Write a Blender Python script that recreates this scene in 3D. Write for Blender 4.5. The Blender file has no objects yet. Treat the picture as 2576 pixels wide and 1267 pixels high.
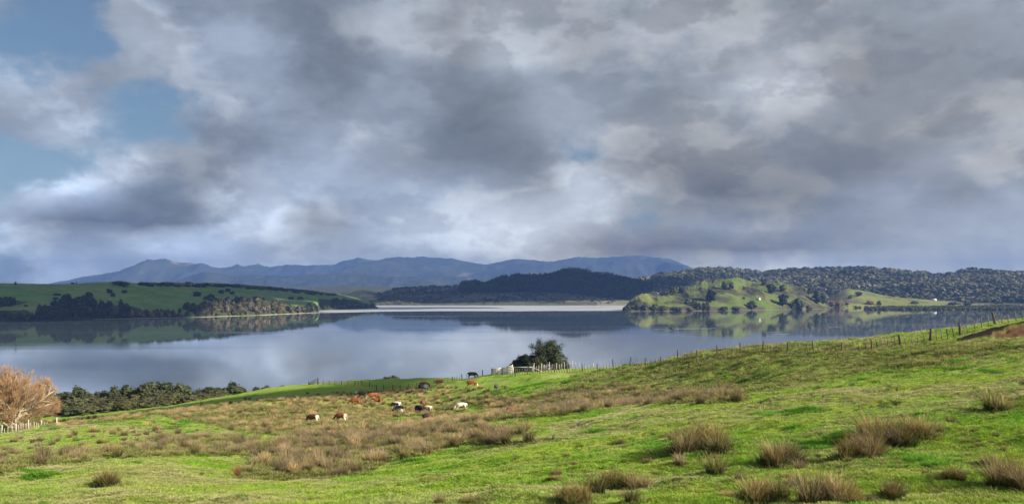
import bpy, bmesh, math, random
import numpy as np
from mathutils import Vector, Matrix, Euler

rnd = random.Random(7)
RS = np.random.RandomState(11)
scene = bpy.context.scene
COL = scene.collection
R = math.radians

# ------------------------------------------------------------------ camera
EYE = 35.0                      # eye height over the lake
FPX, CX, HY = 2231.0, 1288.0, 735.0   # focal length, centre column and horizon row in reference pixels (2576 wide)
cam_d = bpy.data.cameras.new('camera')
cam_d.sensor_width = 36.0
cam_d.lens = 36.0 * FPX / 2576.0
cam_d.shift_y = 101.5 / 2576.0
cam_d.clip_start = 0.3
cam_d.clip_end = 60000.0
cam = bpy.data.objects.new('camera', cam_d)
COL.objects.link(cam)
cam.location = (0, 0, EYE)
cam.rotation_euler = (R(90), 0, 0)
scene.camera = cam

# ------------------------------------------------------------------ view / exposure
EXPO = 1.15
vs = scene.view_settings
vs.view_transform = 'Standard'
vs.look = 'None'
vs.exposure = EXPO
vs.gamma = 1.0
vs.use_curve_mapping = False
scene.cycles.use_denoising = True
scene.cycles.max_bounces = 6
scene.cycles.transparent_max_bounces = 6
scene.cycles.volume_bounces = 0
scene.cycles.sample_clamp_indirect = 4.0

SUN_EL, SUN_AZ = 27.0, 116.0    # degrees; azimuth clockwise from the view direction
# ------------------------------------------------------------------ world: Nishita sky with a cloud deck
world = bpy.data.worlds.new('World')
scene.world = world
world.use_nodes = True
wt = world.node_tree
wt.nodes.clear()
BG = 0.05

def srgb2lin(c):
    c = c / 255.0
    return c / 12.92 if c <= 0.04045 else ((c + 0.055) / 1.055) ** 2.4

class NT:
    """small helper to write node trees"""
    def __init__(s, tree): s.t = tree
    def n(s, typ, **kw):
        nd = s.t.nodes.new(typ)
        for k, v in kw.items(): setattr(nd, k, v)
        return nd
    def put(s, sock, v):
        if hasattr(v, 'is_linked') or isinstance(v, bpy.types.NodeSocket): s.t.links.new(v, sock)
        else: sock.default_value = v
    def math(s, op, a, b=0.0, c=None, clamp=False):
        nd = s.n('ShaderNodeMath', operation=op, use_clamp=clamp)
        s.put(nd.inputs[0], a); s.put(nd.inputs[1], b)
        if c is not None: s.put(nd.inputs[2], c)
        return nd.outputs[0]
    def vmath(s, op, a, b=None, scale=None):
        nd = s.n('ShaderNodeVectorMath', operation=op)
        s.put(nd.inputs[0], a)
        if b is not None: s.put(nd.inputs[1], b)
        if scale is not None: s.put(nd.inputs['Scale'], scale)
        return nd.outputs['Value'] if op in ('LENGTH', 'DOT_PRODUCT') else nd.outputs[0]
    def maprange(s, v, a, b, c=0.0, d=1.0, smooth=False):
        nd = s.n('ShaderNodeMapRange', interpolation_type='SMOOTHSTEP' if smooth else 'LINEAR')
        s.put(nd.inputs[0], v)
        for i, q in enumerate((a, b, c, d)): s.put(nd.inputs[i + 1], q)
        return nd.outputs[0]
    def noise(s, vec, scale, detail=4.0, rough=0.5, lac=2.0, dist=0.0, color=False):
        nd = s.n('ShaderNodeTexNoise')
        if vec is not None: s.put(nd.inputs['Vector'], vec)
        nd.inputs['Scale'].default_value = scale
        nd.inputs['Detail'].default_value = detail
        nd.inputs['Roughness'].default_value = rough
        nd.inputs['Lacunarity'].default_value = lac
        nd.inputs['Distortion'].default_value = dist
        return nd.outputs['Color' if color else 'Fac']
    def mixc(s, f, a, b):
        nd = s.n('ShaderNodeMix', data_type='RGBA')
        s.put(nd.inputs[0], f); s.put(nd.inputs[6], a); s.put(nd.inputs[7], b)
        return nd.outputs[2]
    def mixf(s, f, a, b):
        nd = s.n('ShaderNodeMix', data_type='FLOAT')
        s.put(nd.inputs[0], f); s.put(nd.inputs[2], a); s.put(nd.inputs[3], b)
        return nd.outputs[0]
    def attr(s, name):
        nd = s.n('ShaderNodeAttribute', attribute_name=name)
        return nd
    def rgb(s, c):
        nd = s.n('ShaderNodeRGB'); nd.outputs[0].default_value = (c[0], c[1], c[2], 1)
        return nd.outputs[0]

# brightness of the cloud deck (0-255) on a grid of bearings x elevations; second grid: share of open blue sky
SKY_X = [161 * i for i in range(17)]
SKY_Y = [0, 80, 160, 240, 320, 400, 480, 560, 620, 680]
SKY_L = [
 [152,150,160,150,150,138,157,145,150,150,152,150,150,148,158,162,165],
 [150,150,163,166,170,140,160,144,161,150,158,158,158,150,150,150,158],
 [174,152,150,162,170,137,157,147,170,150,155,156,180,152,148,150,150],
 [158,160,152,150,170,144,160,144,147,166,150,156,166,153,150,150,152],
 [150,176,150,148,150,166,160,136,139,166,156,150,152,150,146,150,156],
 [160,170,172,142,164,180,162,144,139,160,140,136,136,137,142,160,152],
 [164,198,160,134,172,172,172,170,150,184,150,122,127,140,164,141,164],
 [182,134,130,134,190,146,168,182,182,176,152,158,152,150,154,166,170],
 [180,160,176,194,172,160,172,182,180,146,126,132,130,148,158,170,172],
 [165,178,162,172,170,168,164,160,164,146,138,164,174,178,172,172,172]]
SKY_B = [
 [.3,.8,.1,0,0,0,.1,0,0,0,.15,0,0,0,0,0,0],
 [.6,.7,.1,0,0,0,0,0,0,0,.1,0,0,0,0,0,0],
 [.1,.2,.1,0,0,0,0,0,0,0,.1,.2,0,0,0,0,0],
 [.1,.3,.62,.35,0,.1,0,0,0,0,.4,0,0,0,0,0,0],
 [.5,.15,.62,.45,.05,0,0,0,0,.35,0,0,0,0,0,0,0],
 [.95,.75,.1,0,0,0,0,0,.1,.46,0,0,0,0,0,0,0],
 [.7,.15,0,0,0,0,0,0,0,0,0,0,0,0,0,0,0],
 [.3,.1,0,0,.1,0,0,0,0,.1,.5,.25,0,0,0,0,0],
 [.3,.1,.1,.1,0,0,0,0,0,0,.1,0,0,0,0,0,0],
 [.6,.15,0,0,0,0,0,0,0,0,0,0,0,0,0,0,0]]
SKY_GAIN = 1.05
HAZE_DENS, HAZE_COL, HAZE_TOP = 1.0e-4, (0.132, 0.255, 0.63), 593.0
AIR = (0.105, 0.185, 0.37)      # light scattered by a long stretch of that haze
RAMP_K = 2.5
def cloud_rgb(L, x, y):
    """radiance of the cloud behind the haze, from the brightness it has seen through the haze"""
    L = 153 + (L - 153) * 1.25
    k = (0.92 if y > 450 else 0.78) - 0.56 * min(1, max(0, x / 2300.0))
    if L < 140: k += (140 - L) / 70.0
    k = min(1.2, k)
    e = max(0.02, (HY - y) / FPX)
    T = math.exp(-HAZE_DENS * min(15500.0, (HAZE_TOP - EYE) / e))
    c = [L * (0.985 - 0.10 * k), L * (1.0 - 0.015 * k), L * (1.02 + 0.11 * k)]
    c = [max(0.04, (srgb2lin(min(255, q)) - a * (1 - T)) / T) for q, a in zip(c, AIR)]
    return [min(1.0, q / RAMP_K) for q in c]

W = NT(wt)
tc = W.n('ShaderNodeTexCoord')
gen = tc.outputs['Generated']
sep = W.n('ShaderNodeSeparateXYZ'); wt.links.new(gen, sep.inputs[0])
dx, dy, dz = sep.outputs
# noise space of the clouds: a little flattened, finer towards the horizon
plane = W.vmath('MULTIPLY', gen, (1.0, 1.0, 1.75))
wcol = W.noise(plane, 4.2, 6.0, 0.55, color=True)
wv = W.vmath('SUBTRACT', wcol, (0.5, 0.5, 0.5))
wcol2 = W.noise(plane, 17.0, 6.0, 0.6, color=True)
wv2 = W.vmath('SUBTRACT', wcol2, (0.5, 0.5, 0.5))
warp = W.vmath('ADD', W.vmath('SCALE', wv, scale=0.13), W.vmath('SCALE', wv2, scale=0.06))
ws = W.n('ShaderNodeSeparateXYZ'); wt.links.new(warp, ws.inputs[0])
hyp = W.math('SQRT', W.math('ADD', W.math('MULTIPLY', dx, dx), W.math('MULTIPLY', dy, dy)))
elev = W.math('DIVIDE', dz, W.math('MAXIMUM', dy, W.math('MULTIPLY', hyp, 0.82)))
# warp less in elevation close to the horizon
elev_w = W.math('ADD', elev, W.math('MULTIPLY', ws.outputs[1], W.math('MINIMUM', W.math('ADD', W.math('MULTIPLY', W.math('MAXIMUM', elev, 0.0), 3.0), 0.08), 0.8)))
az = W.math('ARCTAN2', dx, dy)
az_w = W.math('ADD', az, W.math('MULTIPLY', ws.outputs[0], 1.0))
fac = W.math('PINGPONG', W.math('ADD', az_w, 0.60), 1.20)
fac = W.math('DIVIDE', fac, 1.20)
def ramp_row(ri):
    nd = W.n('ShaderNodeValToRGB')
    cr = nd.color_ramp
    cr.interpolation = 'CARDINAL'
    while len(cr.elements) < len(SKY_X): cr.elements.new(0.5)
    for i, x in enumerate(SKY_X):
        p = (math.atan((x - CX) / FPX) + 0.60) / 1.20
        cr.elements[i].position = p
    for i, x in enumerate(SKY_X):
        c = cloud_rgb(SKY_L[ri][i], x, SKY_Y[ri])
        cr.elements[i].color = (c[0], c[1], c[2], SKY_B[ri][i])
    wt.links.new(fac, nd.inputs[0])
    return nd.outputs[0], nd.outputs[1]
rows = [ramp_row(i) for i in range(len(SKY_Y))]
ccol, cblue = rows[-1]
for ri in range(len(SKY_Y) - 2, -1, -1):
    e0 = (HY - SKY_Y[ri + 1]) / FPX
    e1 = (HY - SKY_Y[ri]) / FPX
    f = W.maprange(elev_w, e0, e1)
    ccol = W.mixc(f, ccol, rows[ri][0])
    cblue = W.mixf(f, cblue, rows[ri][1])
# billows: brightness modulation at two scales
b1 = W.noise(plane, 3.8, 10.0, 0.55)
b2 = W.noise(plane, 13.0, 9.0, 0.55)
b3 = W.noise(plane, 46.0, 6.0, 0.58)
core = W.maprange(b1, 0.455, 0.560, 0.0, 1.0, smooth=True)       # shaded body of the larger clouds, lit rim outside
core2 = W.maprange(b2, 0.470, 0.570, 0.0, 1.0, smooth=True)
bil = W.math('ADD', W.math('MULTIPLY', core, -0.21), 0.115)
bil = W.math('ADD', bil, W.math('ADD', W.math('MULTIPLY', core2, -0.12), 0.06))
bil = W.math('ADD', bil, W.maprange(b3, 0.32, 0.68, -0.055, 0.055))
rim = W.math('MULTIPLY', W.maprange(b1, 0.415, 0.455, 0.0, 1.0, smooth=True), W.math('SUBTRACT', 1.0, core))
bil = W.math('ADD', bil, W.math('MULTIPLY', rim, W.math('MULTIPLY', W.math('SUBTRACT', 1.0, core2), 0.24)))
mul = W.math('MULTIPLY', W.math('ADD', bil, 1.0), RAMP_K * SKY_GAIN / (BG * 2 ** EXPO))
ccol = W.vmath('SCALE', ccol, scale=mul)
ccol = W.vmath('MULTIPLY', ccol, W.mixc(core, (1.02, 1.0, 0.98, 1), (0.955, 0.99, 1.045, 1)))
# ragged edges of the blue gaps
gap = W.math('ADD', cblue, W.maprange(b2, 0.3, 0.7, 0.20, -0.20))
gap = W.math('ADD', gap, W.maprange(b1, 0.3, 0.7, 0.26, -0.26))
gap = W.math('ADD', gap, W.maprange(b3, 0.3, 0.7, 0.10, -0.10))
gap = W.maprange(gap, 0.20, 0.72, 0.0, 0.92, smooth=True)
sky = W.n('ShaderNodeTexSky', sky_type='NISHITA')
sky.sun_disc = False
sky.sun_elevation = R(SUN_EL)
sky.sun_rotation = R(SUN_AZ)
sky.air_density = 1.0; sky.dust_density = 0.6; sky.ozone_density = 1.5
skyc = W.vmath('MULTIPLY', sky.outputs[0], (0.62, 0.70, 0.74))
fin = W.mixc(gap, ccol, skyc)
bg = W.n('ShaderNodeBackground')
bg.inputs['Strength'].default_value = BG
wt.links.new(fin, bg.inputs['Color'])
wo = W.n('ShaderNodeOutputWorld')
wt.links.new(bg.outputs[0], wo.inputs['Surface'])
world.cycles.sampling_method = 'MANUAL'
world.cycles.sample_map_resolution = 512

# ------------------------------------------------------------------ sun
sun_d = bpy.data.lights.new('sun', 'SUN')
sun_d.energy = 5.0
sun_d.angle = R(0.4)
sun_d.color = (1.0, 0.90, 0.74)
sun = bpy.data.objects.new('sun', sun_d)
COL.objects.link(sun)
sdir = Vector((math.cos(R(SUN_EL)) * math.sin(R(SUN_AZ)), math.cos(R(SUN_EL)) * math.cos(R(SUN_AZ)), math.sin(R(SUN_EL))))
sun.rotation_euler = sdir.to_track_quat('Z', 'Y').to_euler()
sun.location = sdir * 300

# ------------------------------------------------------------------ helpers
def tag(o, label=None, cat=None, group=None, kind=None):
    if label: o['label'] = label
    if cat: o['category'] = cat
    if group: o['group'] = group
    if kind: o['kind'] = kind
    return o

def empty(name, loc, rz=0.0, scale=None):
    o = bpy.data.objects.new(name, None)
    o.empty_display_size = 0.2
    COL.objects.link(o)
    o.location = loc
    o.rotation_euler = (0, 0, rz)
    if scale is not None: o.scale = scale if hasattr(scale, '__len__') else (scale,) * 3
    return o

def mesh_np(name, V, F, smooth=False, attrs=None, mat=None):
    """mesh from numpy arrays; F is an (n,3) or (n,4) array, or a list of such"""
    me = bpy.data.meshes.new(name)
    Fs = F if isinstance(F, list) else [F]
    Fs = [np.asarray(f, dtype=np.int32) for f in Fs if len(f)]
    loops = np.concatenate([f.ravel() for f in Fs])
    tot = np.concatenate([np.full(len(f), f.shape[1], dtype=np.int32) for f in Fs])
    start = np.concatenate([[0], np.cumsum(tot)[:-1]]).astype(np.int32)
    me.vertices.add(len(V)); me.vertices.foreach_set('co', np.asarray(V, dtype=np.float32).ravel())
    me.loops.add(len(loops)); me.loops.foreach_set('vertex_index', loops)
    me.polygons.add(len(tot)); me.polygons.foreach_set('loop_start', start)
    try: me.polygons.foreach_set('loop_total', tot)
    except Exception: pass
    if smooth: me.polygons.foreach_set('use_smooth', np.ones(len(tot), dtype=bool))
    for k, a in (attrs or {}).items():
        a = np.asarray(a, dtype=np.float32)
        if a.ndim == 1:
            at = me.attributes.new(k, 'FLOAT', 'POINT'); at.data.foreach_set('value', a)
        else:
            if a.shape[1] == 3: a = np.concatenate([a, np.ones((len(a), 1), np.float32)], 1)
            at = me.attributes.new(k, 'FLOAT_COLOR', 'POINT'); at.data.foreach_set('color', a.ravel())
    me.update(calc_edges=True)
    me.validate()
    if mat: me.materials.append(mat)
    return me

def link(name, me, parent=None, loc=None, rot=None, scale=None):
    o = bpy.data.objects.new(name, me)
    COL.objects.link(o)
    if parent: o.parent = parent
    if loc is not None: o.location = loc
    if rot is not None: o.rotation_euler = rot
    if scale is not None: o.scale = scale if hasattr(scale, '__len__') else (scale,) * 3
    return o

class MB:
    """collects simple solids into one mesh"""
    def __init__(s): s.V = []; s.Q = []; s.T = []; s.n = 0
    def add(s, V, Q=(), T=()):
        k = s.n
        s.V.extend([tuple(v) for v in V]); s.n += len(V)
        s.Q.extend([tuple(i + k for i in q) for q in Q]); s.T.extend([tuple(i + k for i in t) for t in T])
    def box(s, c, d, rz=0.0, ry=0.0):
        m = Euler((0, ry, rz)).to_matrix()
        V = []
        for z in (-1, 1):
            for y in (-1, 1):
                for x in (-1, 1):
                    V.append(Vector(c) + m @ Vector((x * d[0] / 2, y * d[1] / 2, z * d[2] / 2)))
        s.add(V, [(0, 2, 3, 1), (4, 5, 7, 6), (0, 1, 5, 4), (2, 6, 7, 3), (0, 4, 6, 2), (1, 3, 7, 5)])
    def tube(s, pts, rad, k=6, cap=True):
        pts = [Vector(p) for p in pts]
        rr = rad if hasattr(rad, '__len__') else [rad] * len(pts)
        V = []
        for i, p in enumerate(pts):
            d = (pts[min(i + 1, len(pts) - 1)] - pts[max(i - 1, 0)])
            d = d.normalized() if d.length > 1e-9 else Vector((0, 0, 1))
            a = d.orthogonal().normalized()
            ref = Vector((0.31, 0.17, 0.93))
            a = (ref - d * ref.dot(d))
            if a.length < 1e-3: a = d.orthogonal()
            a.normalize(); b = d.cross(a)
            for j in range(k):
                t = 2 * math.pi * j / k
                V.append(p + (a * math.cos(t) + b * math.sin(t)) * rr[i])
        Q = []
        for i in range(len(pts) - 1):
            for j in range(k):
                Q.append((i * k + j, i * k + (j + 1) % k, (i + 1) * k + (j + 1) % k, (i + 1) * k + j))
        T = []
        if cap:
            V.append(pts[-1]); e = len(V) - 1; b0 = (len(pts) - 1) * k
            for j in range(k): T.append((b0 + j, b0 + (j + 1) % k, e))
            V.append(pts[0]); e = len(V) - 1
            for j in range(k): T.append(((j + 1) % k, j, e))
        s.add(V, Q, T)
    def mesh(s, name, mat, smooth=False):
        F = []
        if s.Q: F.append(np.array(s.Q))
        if s.T: F.append(np.array(s.T))
        return mesh_np(name, np.array(s.V, dtype=np.float32), F, smooth, None, mat)

def hsh(ix, iy, seed):
    h = (ix.astype(np.int64) * 374761393 + iy.astype(np.int64) * 668265263 + seed * 1442695041) & 0x7fffffff
    h = ((h ^ (h >> 13)) * 1274126177) & 0x7fffffff
    h = h ^ (h >> 16)
    return (h & 0xffff) / 65535.0

def vnoise(x, y, seed=0):
    ix = np.floor(x); iy = np.floor(y)
    fx = x - ix; fy = y - iy
    fx = fx * fx * fx * (fx * (fx * 6 - 15) + 10); fy = fy * fy * fy * (fy * (fy * 6 - 15) + 10)
    a = hsh(ix, iy, seed); b = hsh(ix + 1, iy, seed); c = hsh(ix, iy + 1, seed); d = hsh(ix + 1, iy + 1, seed)
    return (a + (b - a) * fx) * (1 - fy) + (c + (d - c) * fx) * fy - 0.5

def fbm(x, y, octv=4, seed=0, gain=0.5):
    s = 0; a = 1.0; t = 0
    ca, sa = math.cos(0.6), math.sin(0.6)
    for i in range(octv):
        s = s + a * vnoise(x, y, seed + 17 * i); t += a
        x, y = (x * ca - y * sa) * 2.03 + 5.1, (x * sa + y * ca) * 2.03 + 1.7
        a *= gain
    return s / t * 2.0      # about -1..1

def ridged(x, y, octv=4, seed=0):
    s = 0; a = 1.0; t = 0
    for i in range(octv):
        s = s + a * (1 - np.abs(vnoise(x, y, seed + 31 * i)) * 2.4); t += a
        x, y = x * 2.1 + 3.3, y * 2.1 + 7.7
        a *= 0.5
    return s / t

def in_poly(px, py, poly):
    inside = np.zeros(px.shape, bool)
    n = len(poly)
    j = n - 1
    for i in range(n):
        xi, yi = poly[i]; xj, yj = poly[j]
        c = ((yi > py) != (yj > py)) & (px < (xj - xi) * (py - yi) / ((yj - yi) if yj != yi else 1e-9) + xi)
        inside ^= c
        j = i
    return inside

def to_px(X, Y, Z):
    return CX + FPX * X / Y, HY - FPX * (Z - EYE) / Y

def smooth01(t):
    t = np.clip(t, 0, 1); return t * t * (3 - 2 * t)

# ------------------------------------------------------------------ materials
def new_mat(name):
    m = bpy.data.materials.new(name)
    m.use_nodes = True
    t = m.node_tree; t.nodes.clear()
    n = NT(t)
    out = n.n('ShaderNodeOutputMaterial')
    p = n.n('ShaderNodeBsdfPrincipled')
    t.links.new(p.outputs[0], out.inputs['Surface'])
    p.inputs['Specular IOR Level'].default_value = 0.25
    return m, n, p, out

def simple_mat(name, c, rough=0.8, var=0.25, scale=6.0, spec=0.25, metallic=0.0, bump=0.0, c2=None):
    m, n, p, out = new_mat(name)
    g = n.n('ShaderNodeTexCoord').outputs['Object']
    f = n.noise(g, scale, 5.0, 0.6)
    a = [q * (1 - var) for q in c] + [1]; b = [min(1, q * (1 + var)) for q in (c2 or c)] + [1]
    col = n.mixc(n.maprange(f, 0.3, 0.7), tuple(a), tuple(b))
    n.put(p.inputs['Base Color'], col)
    p.inputs['Roughness'].default_value = rough
    p.inputs['Specular IOR Level'].default_value = spec
    p.inputs['Metallic'].default_value = metallic
    if bump:
        bn = n.n('ShaderNodeBump'); bn.inputs['Strength'].default_value = bump; bn.inputs['Distance'].default_value = 0.02
        n.put(bn.inputs['Height'], n.noise(g, scale * 4, 4.0, 0.6)); n.put(p.inputs['Normal'], bn.outputs[0])
    return m

def grass_colour(n, pos):
    """pasture colour as a function of the place on the ground (shared by the sward and its tufts)"""
    f1 = n.noise(pos, 0.09, 4.0, 0.55)
    f2 = n.noise(pos, 0.45, 5.0, 0.6)
    f3 = n.noise(pos, 2.3, 5.0, 0.65)
    mix1 = n.math('ADD', n.maprange(f1, 0.35, 0.65, 0, 0.55), n.maprange(f2, 0.38, 0.66, 0, 0.75))
    a = n.mixc(n.math('MINIMUM', mix1, 1.0), (0.128, 0.325, 0.010, 1), (0.285, 0.372, 0.046, 1))
    f4 = n.noise(pos, 0.16, 6.0, 0.62)
    a = n.mixc(n.maprange(f4, 0.50, 0.66, 0, 0.75), a, (0.340, 0.345, 0.135, 1))
    a = n.mixc(n.maprange(f3, 0.52, 0.74, 0, 0.65), a, (0.345, 0.330, 0.150, 1))
    a = n.mixc(n.maprange(f3, 0.42, 0.26, 0, 0.5), a, (0.045, 0.120, 0.010, 1))
    return a, f2, f3

# near pasture
M_PAST, n, p, out = new_mat('pasture_turf')
pos = n.n('ShaderNodeNewGeometry').outputs['Position']
gc, f2, f3 = grass_colour(n, pos)
rush_a = n.attr('rush').outputs['Fac']
clay_a = n.attr('clay').outputs['Fac']
gc = n.mixc(n.math('MULTIPLY', n.attr('dirt').outputs['Fac'], 0.85), gc, (0.034, 0.027, 0.014, 1))
gc = n.mixc(n.math('MULTIPLY', rush_a, 0.62), gc, (0.150, 0.125, 0.055, 1))
clayc = n.mixc(n.noise(pos, 2.2, 6.0, 0.7), (0.075, 0.038, 0.018, 1), (0.21, 0.115, 0.060, 1))
gc = n.mixc(n.math('MULTIPLY', n.attr('rank').outputs['Fac'], 0.5), gc, n.mixc(n.noise(pos, 0.8, 5.0, 0.7), (0.075, 0.105, 0.022, 1), (0.195, 0.195, 0.070, 1)))
gc = n.mixc(clay_a, gc, clayc)
gc = n.mixc(n.attr('overhang_shade').outputs['Fac'], gc, (0.022, 0.015, 0.009, 1))  # shade of the bank's overhang painted as a band of dark topsoil colour
n.put(p.inputs['Base Color'], gc)
p.inputs['Roughness'].default_value = 0.9
p.inputs['Specular IOR Level'].default_value = 0.12
bn = n.n('ShaderNodeBump'); bn.inputs['Strength'].default_value = 0.9; bn.inputs['Distance'].default_value = 0.16
hh = n.math('ADD', n.noise(pos, 3.0, 8.0, 0.68), n.math('MULTIPLY', n.noise(pos, 12.0, 5.0, 0.7), 0.5))
n.put(bn.inputs['Height'], hh); n.put(p.inputs['Normal'], bn.outputs[0])

def blade_mat(name, lo, mid, hi, trans=0.25, ground_mix=False):
    m, n, p, out = new_mat(name)
    t = n.attr('t').outputs['Fac']
    oi = n.n('ShaderNodeObjectInfo').outputs['Random']
    if ground_mix:
        pos = n.n('ShaderNodeNewGeometry').outputs['Position']
        gcol, _, _ = grass_colour(n, pos)
        gcol = n.vmath('SCALE', gcol, scale=n.maprange(oi, 0, 1, 0.5, 1.6))
        col = n.mixc(n.maprange(t, 0.0, 0.8, 0.0, 0.45), gcol, tuple(hi) + (1,))
        col = n.mixc(n.maprange(oi, 0.55, 1.0, 0, 0.8), col, gcol)
    else:
        c1 = n.mixc(n.maprange(t, 0.0, 0.45), tuple(lo) + (1,), tuple(mid) + (1,))
        col = n.mixc(n.maprange(t, 0.4, 0.95), c1, tuple(hi) + (1,))
        col = n.vmath('SCALE', col, scale=n.maprange(oi, 0, 1, 0.62, 1.45))
    n.put(p.inputs['Base Color'], col)
    p.inputs['Roughness'].default_value = 0.75
    p.inputs['Specular IOR Level'].default_value = 0.15
    tr = n.n('ShaderNodeBsdfTranslucent'); n.put(tr.inputs[0], col)
    mx = n.n('ShaderNodeMixShader'); mx.inputs[0].default_value = trans
    m.node_tree.links.new(p.outputs[0], mx.inputs[1]); m.node_tree.links.new(tr.outputs[0], mx.inputs[2])
    m.node_tree.links.new(mx.outputs[0], out.inputs['Surface'])
    return m

M_GRASS = blade_mat('grass_blades', None, None, (0.27, 0.33, 0.085), 0.3, True)
M_LUSH = blade_mat('lush_blades', (0.05, 0.15, 0.010), (0.085, 0.24, 0.016), (0.17, 0.34, 0.04), 0.35)
M_RUSH_TAN = blade_mat('rush_tan', (0.060, 0.072, 0.016), (0.26, 0.19, 0.075), (0.52, 0.38, 0.21), 0.3)
M_RUSH_BROWN = blade_mat('rush_brown', (0.050, 0.060, 0.014), (0.155, 0.117, 0.058), (0.30, 0.235, 0.148), 0.3)
M_RUSH_GREEN = blade_mat('rush_green', (0.040, 0.058, 0.010), (0.12, 0.14, 0.030), (0.30, 0.25, 0.10), 0.3)
M_RANK = blade_mat('rank_grass', (0.045, 0.07, 0.012), (0.16, 0.18, 0.045), (0.30, 0.285, 0.11), 0.3)
M_STRAW = blade_mat('straw_grass', (0.10, 0.12, 0.03), (0.34, 0.33, 0.14), (0.50, 0.47, 0.24), 0.35)
M_RUSH_OLIVE = blade_mat('rush_olive', (0.035, 0.042, 0.008), (0.135, 0.115, 0.028), (0.27, 0.20, 0.07), 0.3)
M_WEED = blade_mat('dark_weed', (0.015, 0.035, 0.010), (0.03, 0.075, 0.018), (0.06, 0.12, 0.035), 0.2)
M_DEAD = blade_mat('dead_stalks', (0.10, 0.05, 0.03), (0.22, 0.10, 0.05), (0.32, 0.16, 0.09), 0.1)
M_THISTLE = blade_mat('grey_thistle', (0.10, 0.11, 0.07), (0.20, 0.20, 0.15), (0.34, 0.33, 0.28), 0.1)

def leaf_mat(name, trans=0.2):
    """crown material: the object's colour, varied leaf clump by leaf clump"""
    m, n, p, out = new_mat(name)
    oc = n.n('ShaderNodeObjectInfo')
    sh = n.attr('shade').outputs['Fac']
    col = n.vmath('SCALE', oc.outputs['Color'], scale=n.maprange(sh, 0, 1, 0.45, 1.55))
    n.put(p.inputs['Base Color'], col)
    p.inputs['Roughness'].default_value = 0.65
    p.inputs['Specular IOR Level'].default_value = 0.2
    tr = n.n('ShaderNodeBsdfTranslucent'); n.put(tr.inputs[0], col)
    mx = n.n('ShaderNodeMixShader'); mx.inputs[0].default_value = trans
    m.node_tree.links.new(p.outputs[0], mx.inputs[1]); m.node_tree.links.new(tr.outputs[0], mx.inputs[2])
    m.node_tree.links.new(mx.outputs[0], out.inputs['Surface'])
    return m
M_LEAF = leaf_mat('leaves')
M_BARK = simple_mat('bark', (0.16, 0.13, 0.10), 0.9, 0.35, 4.0)
M_PALEBARK = simple_mat('pale_bark', (0.46, 0.39, 0.29), 0.85, 0.3, 3.0)
M_TWIG = blade_mat('willow_twigs', (0.22, 0.15, 0.085), (0.31, 0.195, 0.105), (0.38, 0.215, 0.10), 0.15)
M_GREYTWIG = simple_mat('grey_twigs', (0.20, 0.18, 0.16), 0.9, 0.3, 3.0)
M_POST = simple_mat('fence_post_wood', (0.085, 0.072, 0.058), 0.9, 0.35, 5.0, bump=0.4)
M_BATTEN = simple_mat('fence_batten_wood', (0.125, 0.11, 0.095), 0.9, 0.3, 5.0)
M_WHITEWOOD = simple_mat('weathered_white_wood', (0.66, 0.62, 0.52), 0.8, 0.2, 4.0, bump=0.2)
M_PALEPOST = simple_mat('weathered_pale_post', (0.44, 0.40, 0.33), 0.85, 0.3, 4.0, bump=0.2)
M_GATEBAR = simple_mat('gate_bars', (0.10, 0.14, 0.12), 0.5, 0.1, 10.0)
M_WIRE = simple_mat('fence_wire', (0.22, 0.22, 0.22), 0.5, 0.1, 10.0, metallic=0.6)
M_PIPE = simple_mat('galvanised_pipe', (0.60, 0.66, 0.62), 0.5, 0.1, 5.0)

# ------------------------------------------------------------------ near terrain (thin-plate surface through surveyed points)
CP = """
0,1267,33 300,1267,32 640,1267,30 950,1267,28 1288,1267,27 1600,1267,26 1900,1267,25 2250,1267,23.5 2576,1267,22
0,1190,46 150,1165,50 300,1150,52 450,1143,53 560,1160,52
620,1205,48 620,1240,38 450,1200,42 800,1210,45 750,1230,40 700,1185,55 900,1182,54
937,1188,52 1060,1150,56 1194,1116,60 1320,1085,63
1074,1085,86 1228,1065,86 1365,1045,84 1433,1034,84 1698,1017,75 1900,985,68
1433,1000,122 1698,985,108 1900,965,98 2100,950,85
2200,935,74 2400,925,66 2576,905,62 2000,1000,55 2300,1000,48 2576,1000,42 1700,1100,45 1500,1150,42 2000,1120,36 2300,1130,32 2576,1130,30 1288,1170,43 1288,1110,57 1100,1200,40
2504,815,112 2416,843,108 2340,861,110 2193,885,111 2047,895,114 1862,892,128 1705,912,138 1543,932,150 1427,937,160 1296,944,170 1237,944,183 1162,953,200 1049,977,205 965,981,212 893,967,222 813,972,228 740,972,235
2300,905,88 2100,915,98 1900,925,112 1700,950,125 1500,960,138
2100,862,150 2340,848,150 1862,875,160 2504,811,128 1705,906,155 1543,930,170 1427,929,182 1343,934,177 1280,938,192
1188,950,187 1100,951,250 1000,957,265 930,958,262
700,972,240 600,990,235 500,1010,225 400,1025,215 300,1040,205 200,1055,198 100,1065,190
600,1005,185 700,990,200 800,1000,185 900,990,190 500,1030,165 400,1040,160 300,1050,155
0,1100,112 150,1078,122 300,1057,132 450,1043,140 600,1022,150 700,1012,155
789,1062,125 862,1058,127 895,1017,158 912,999,172 938,1000,168 1002,1037,145 1062,1022,155 1072,1054,133 1161,1030,140 1057,984,185 1106,968,195 1186,974,165 1248,980,152 1285,1036,120 1350,975,145 1400,1010,128
500,1075,118 650,1075,115 300,1090,108 150,1110,95 0,1130,88 700,1105,90 500,1115,85 850,1110,90 950,1080,105 700,1150,66 850,1165,62
"""
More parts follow.
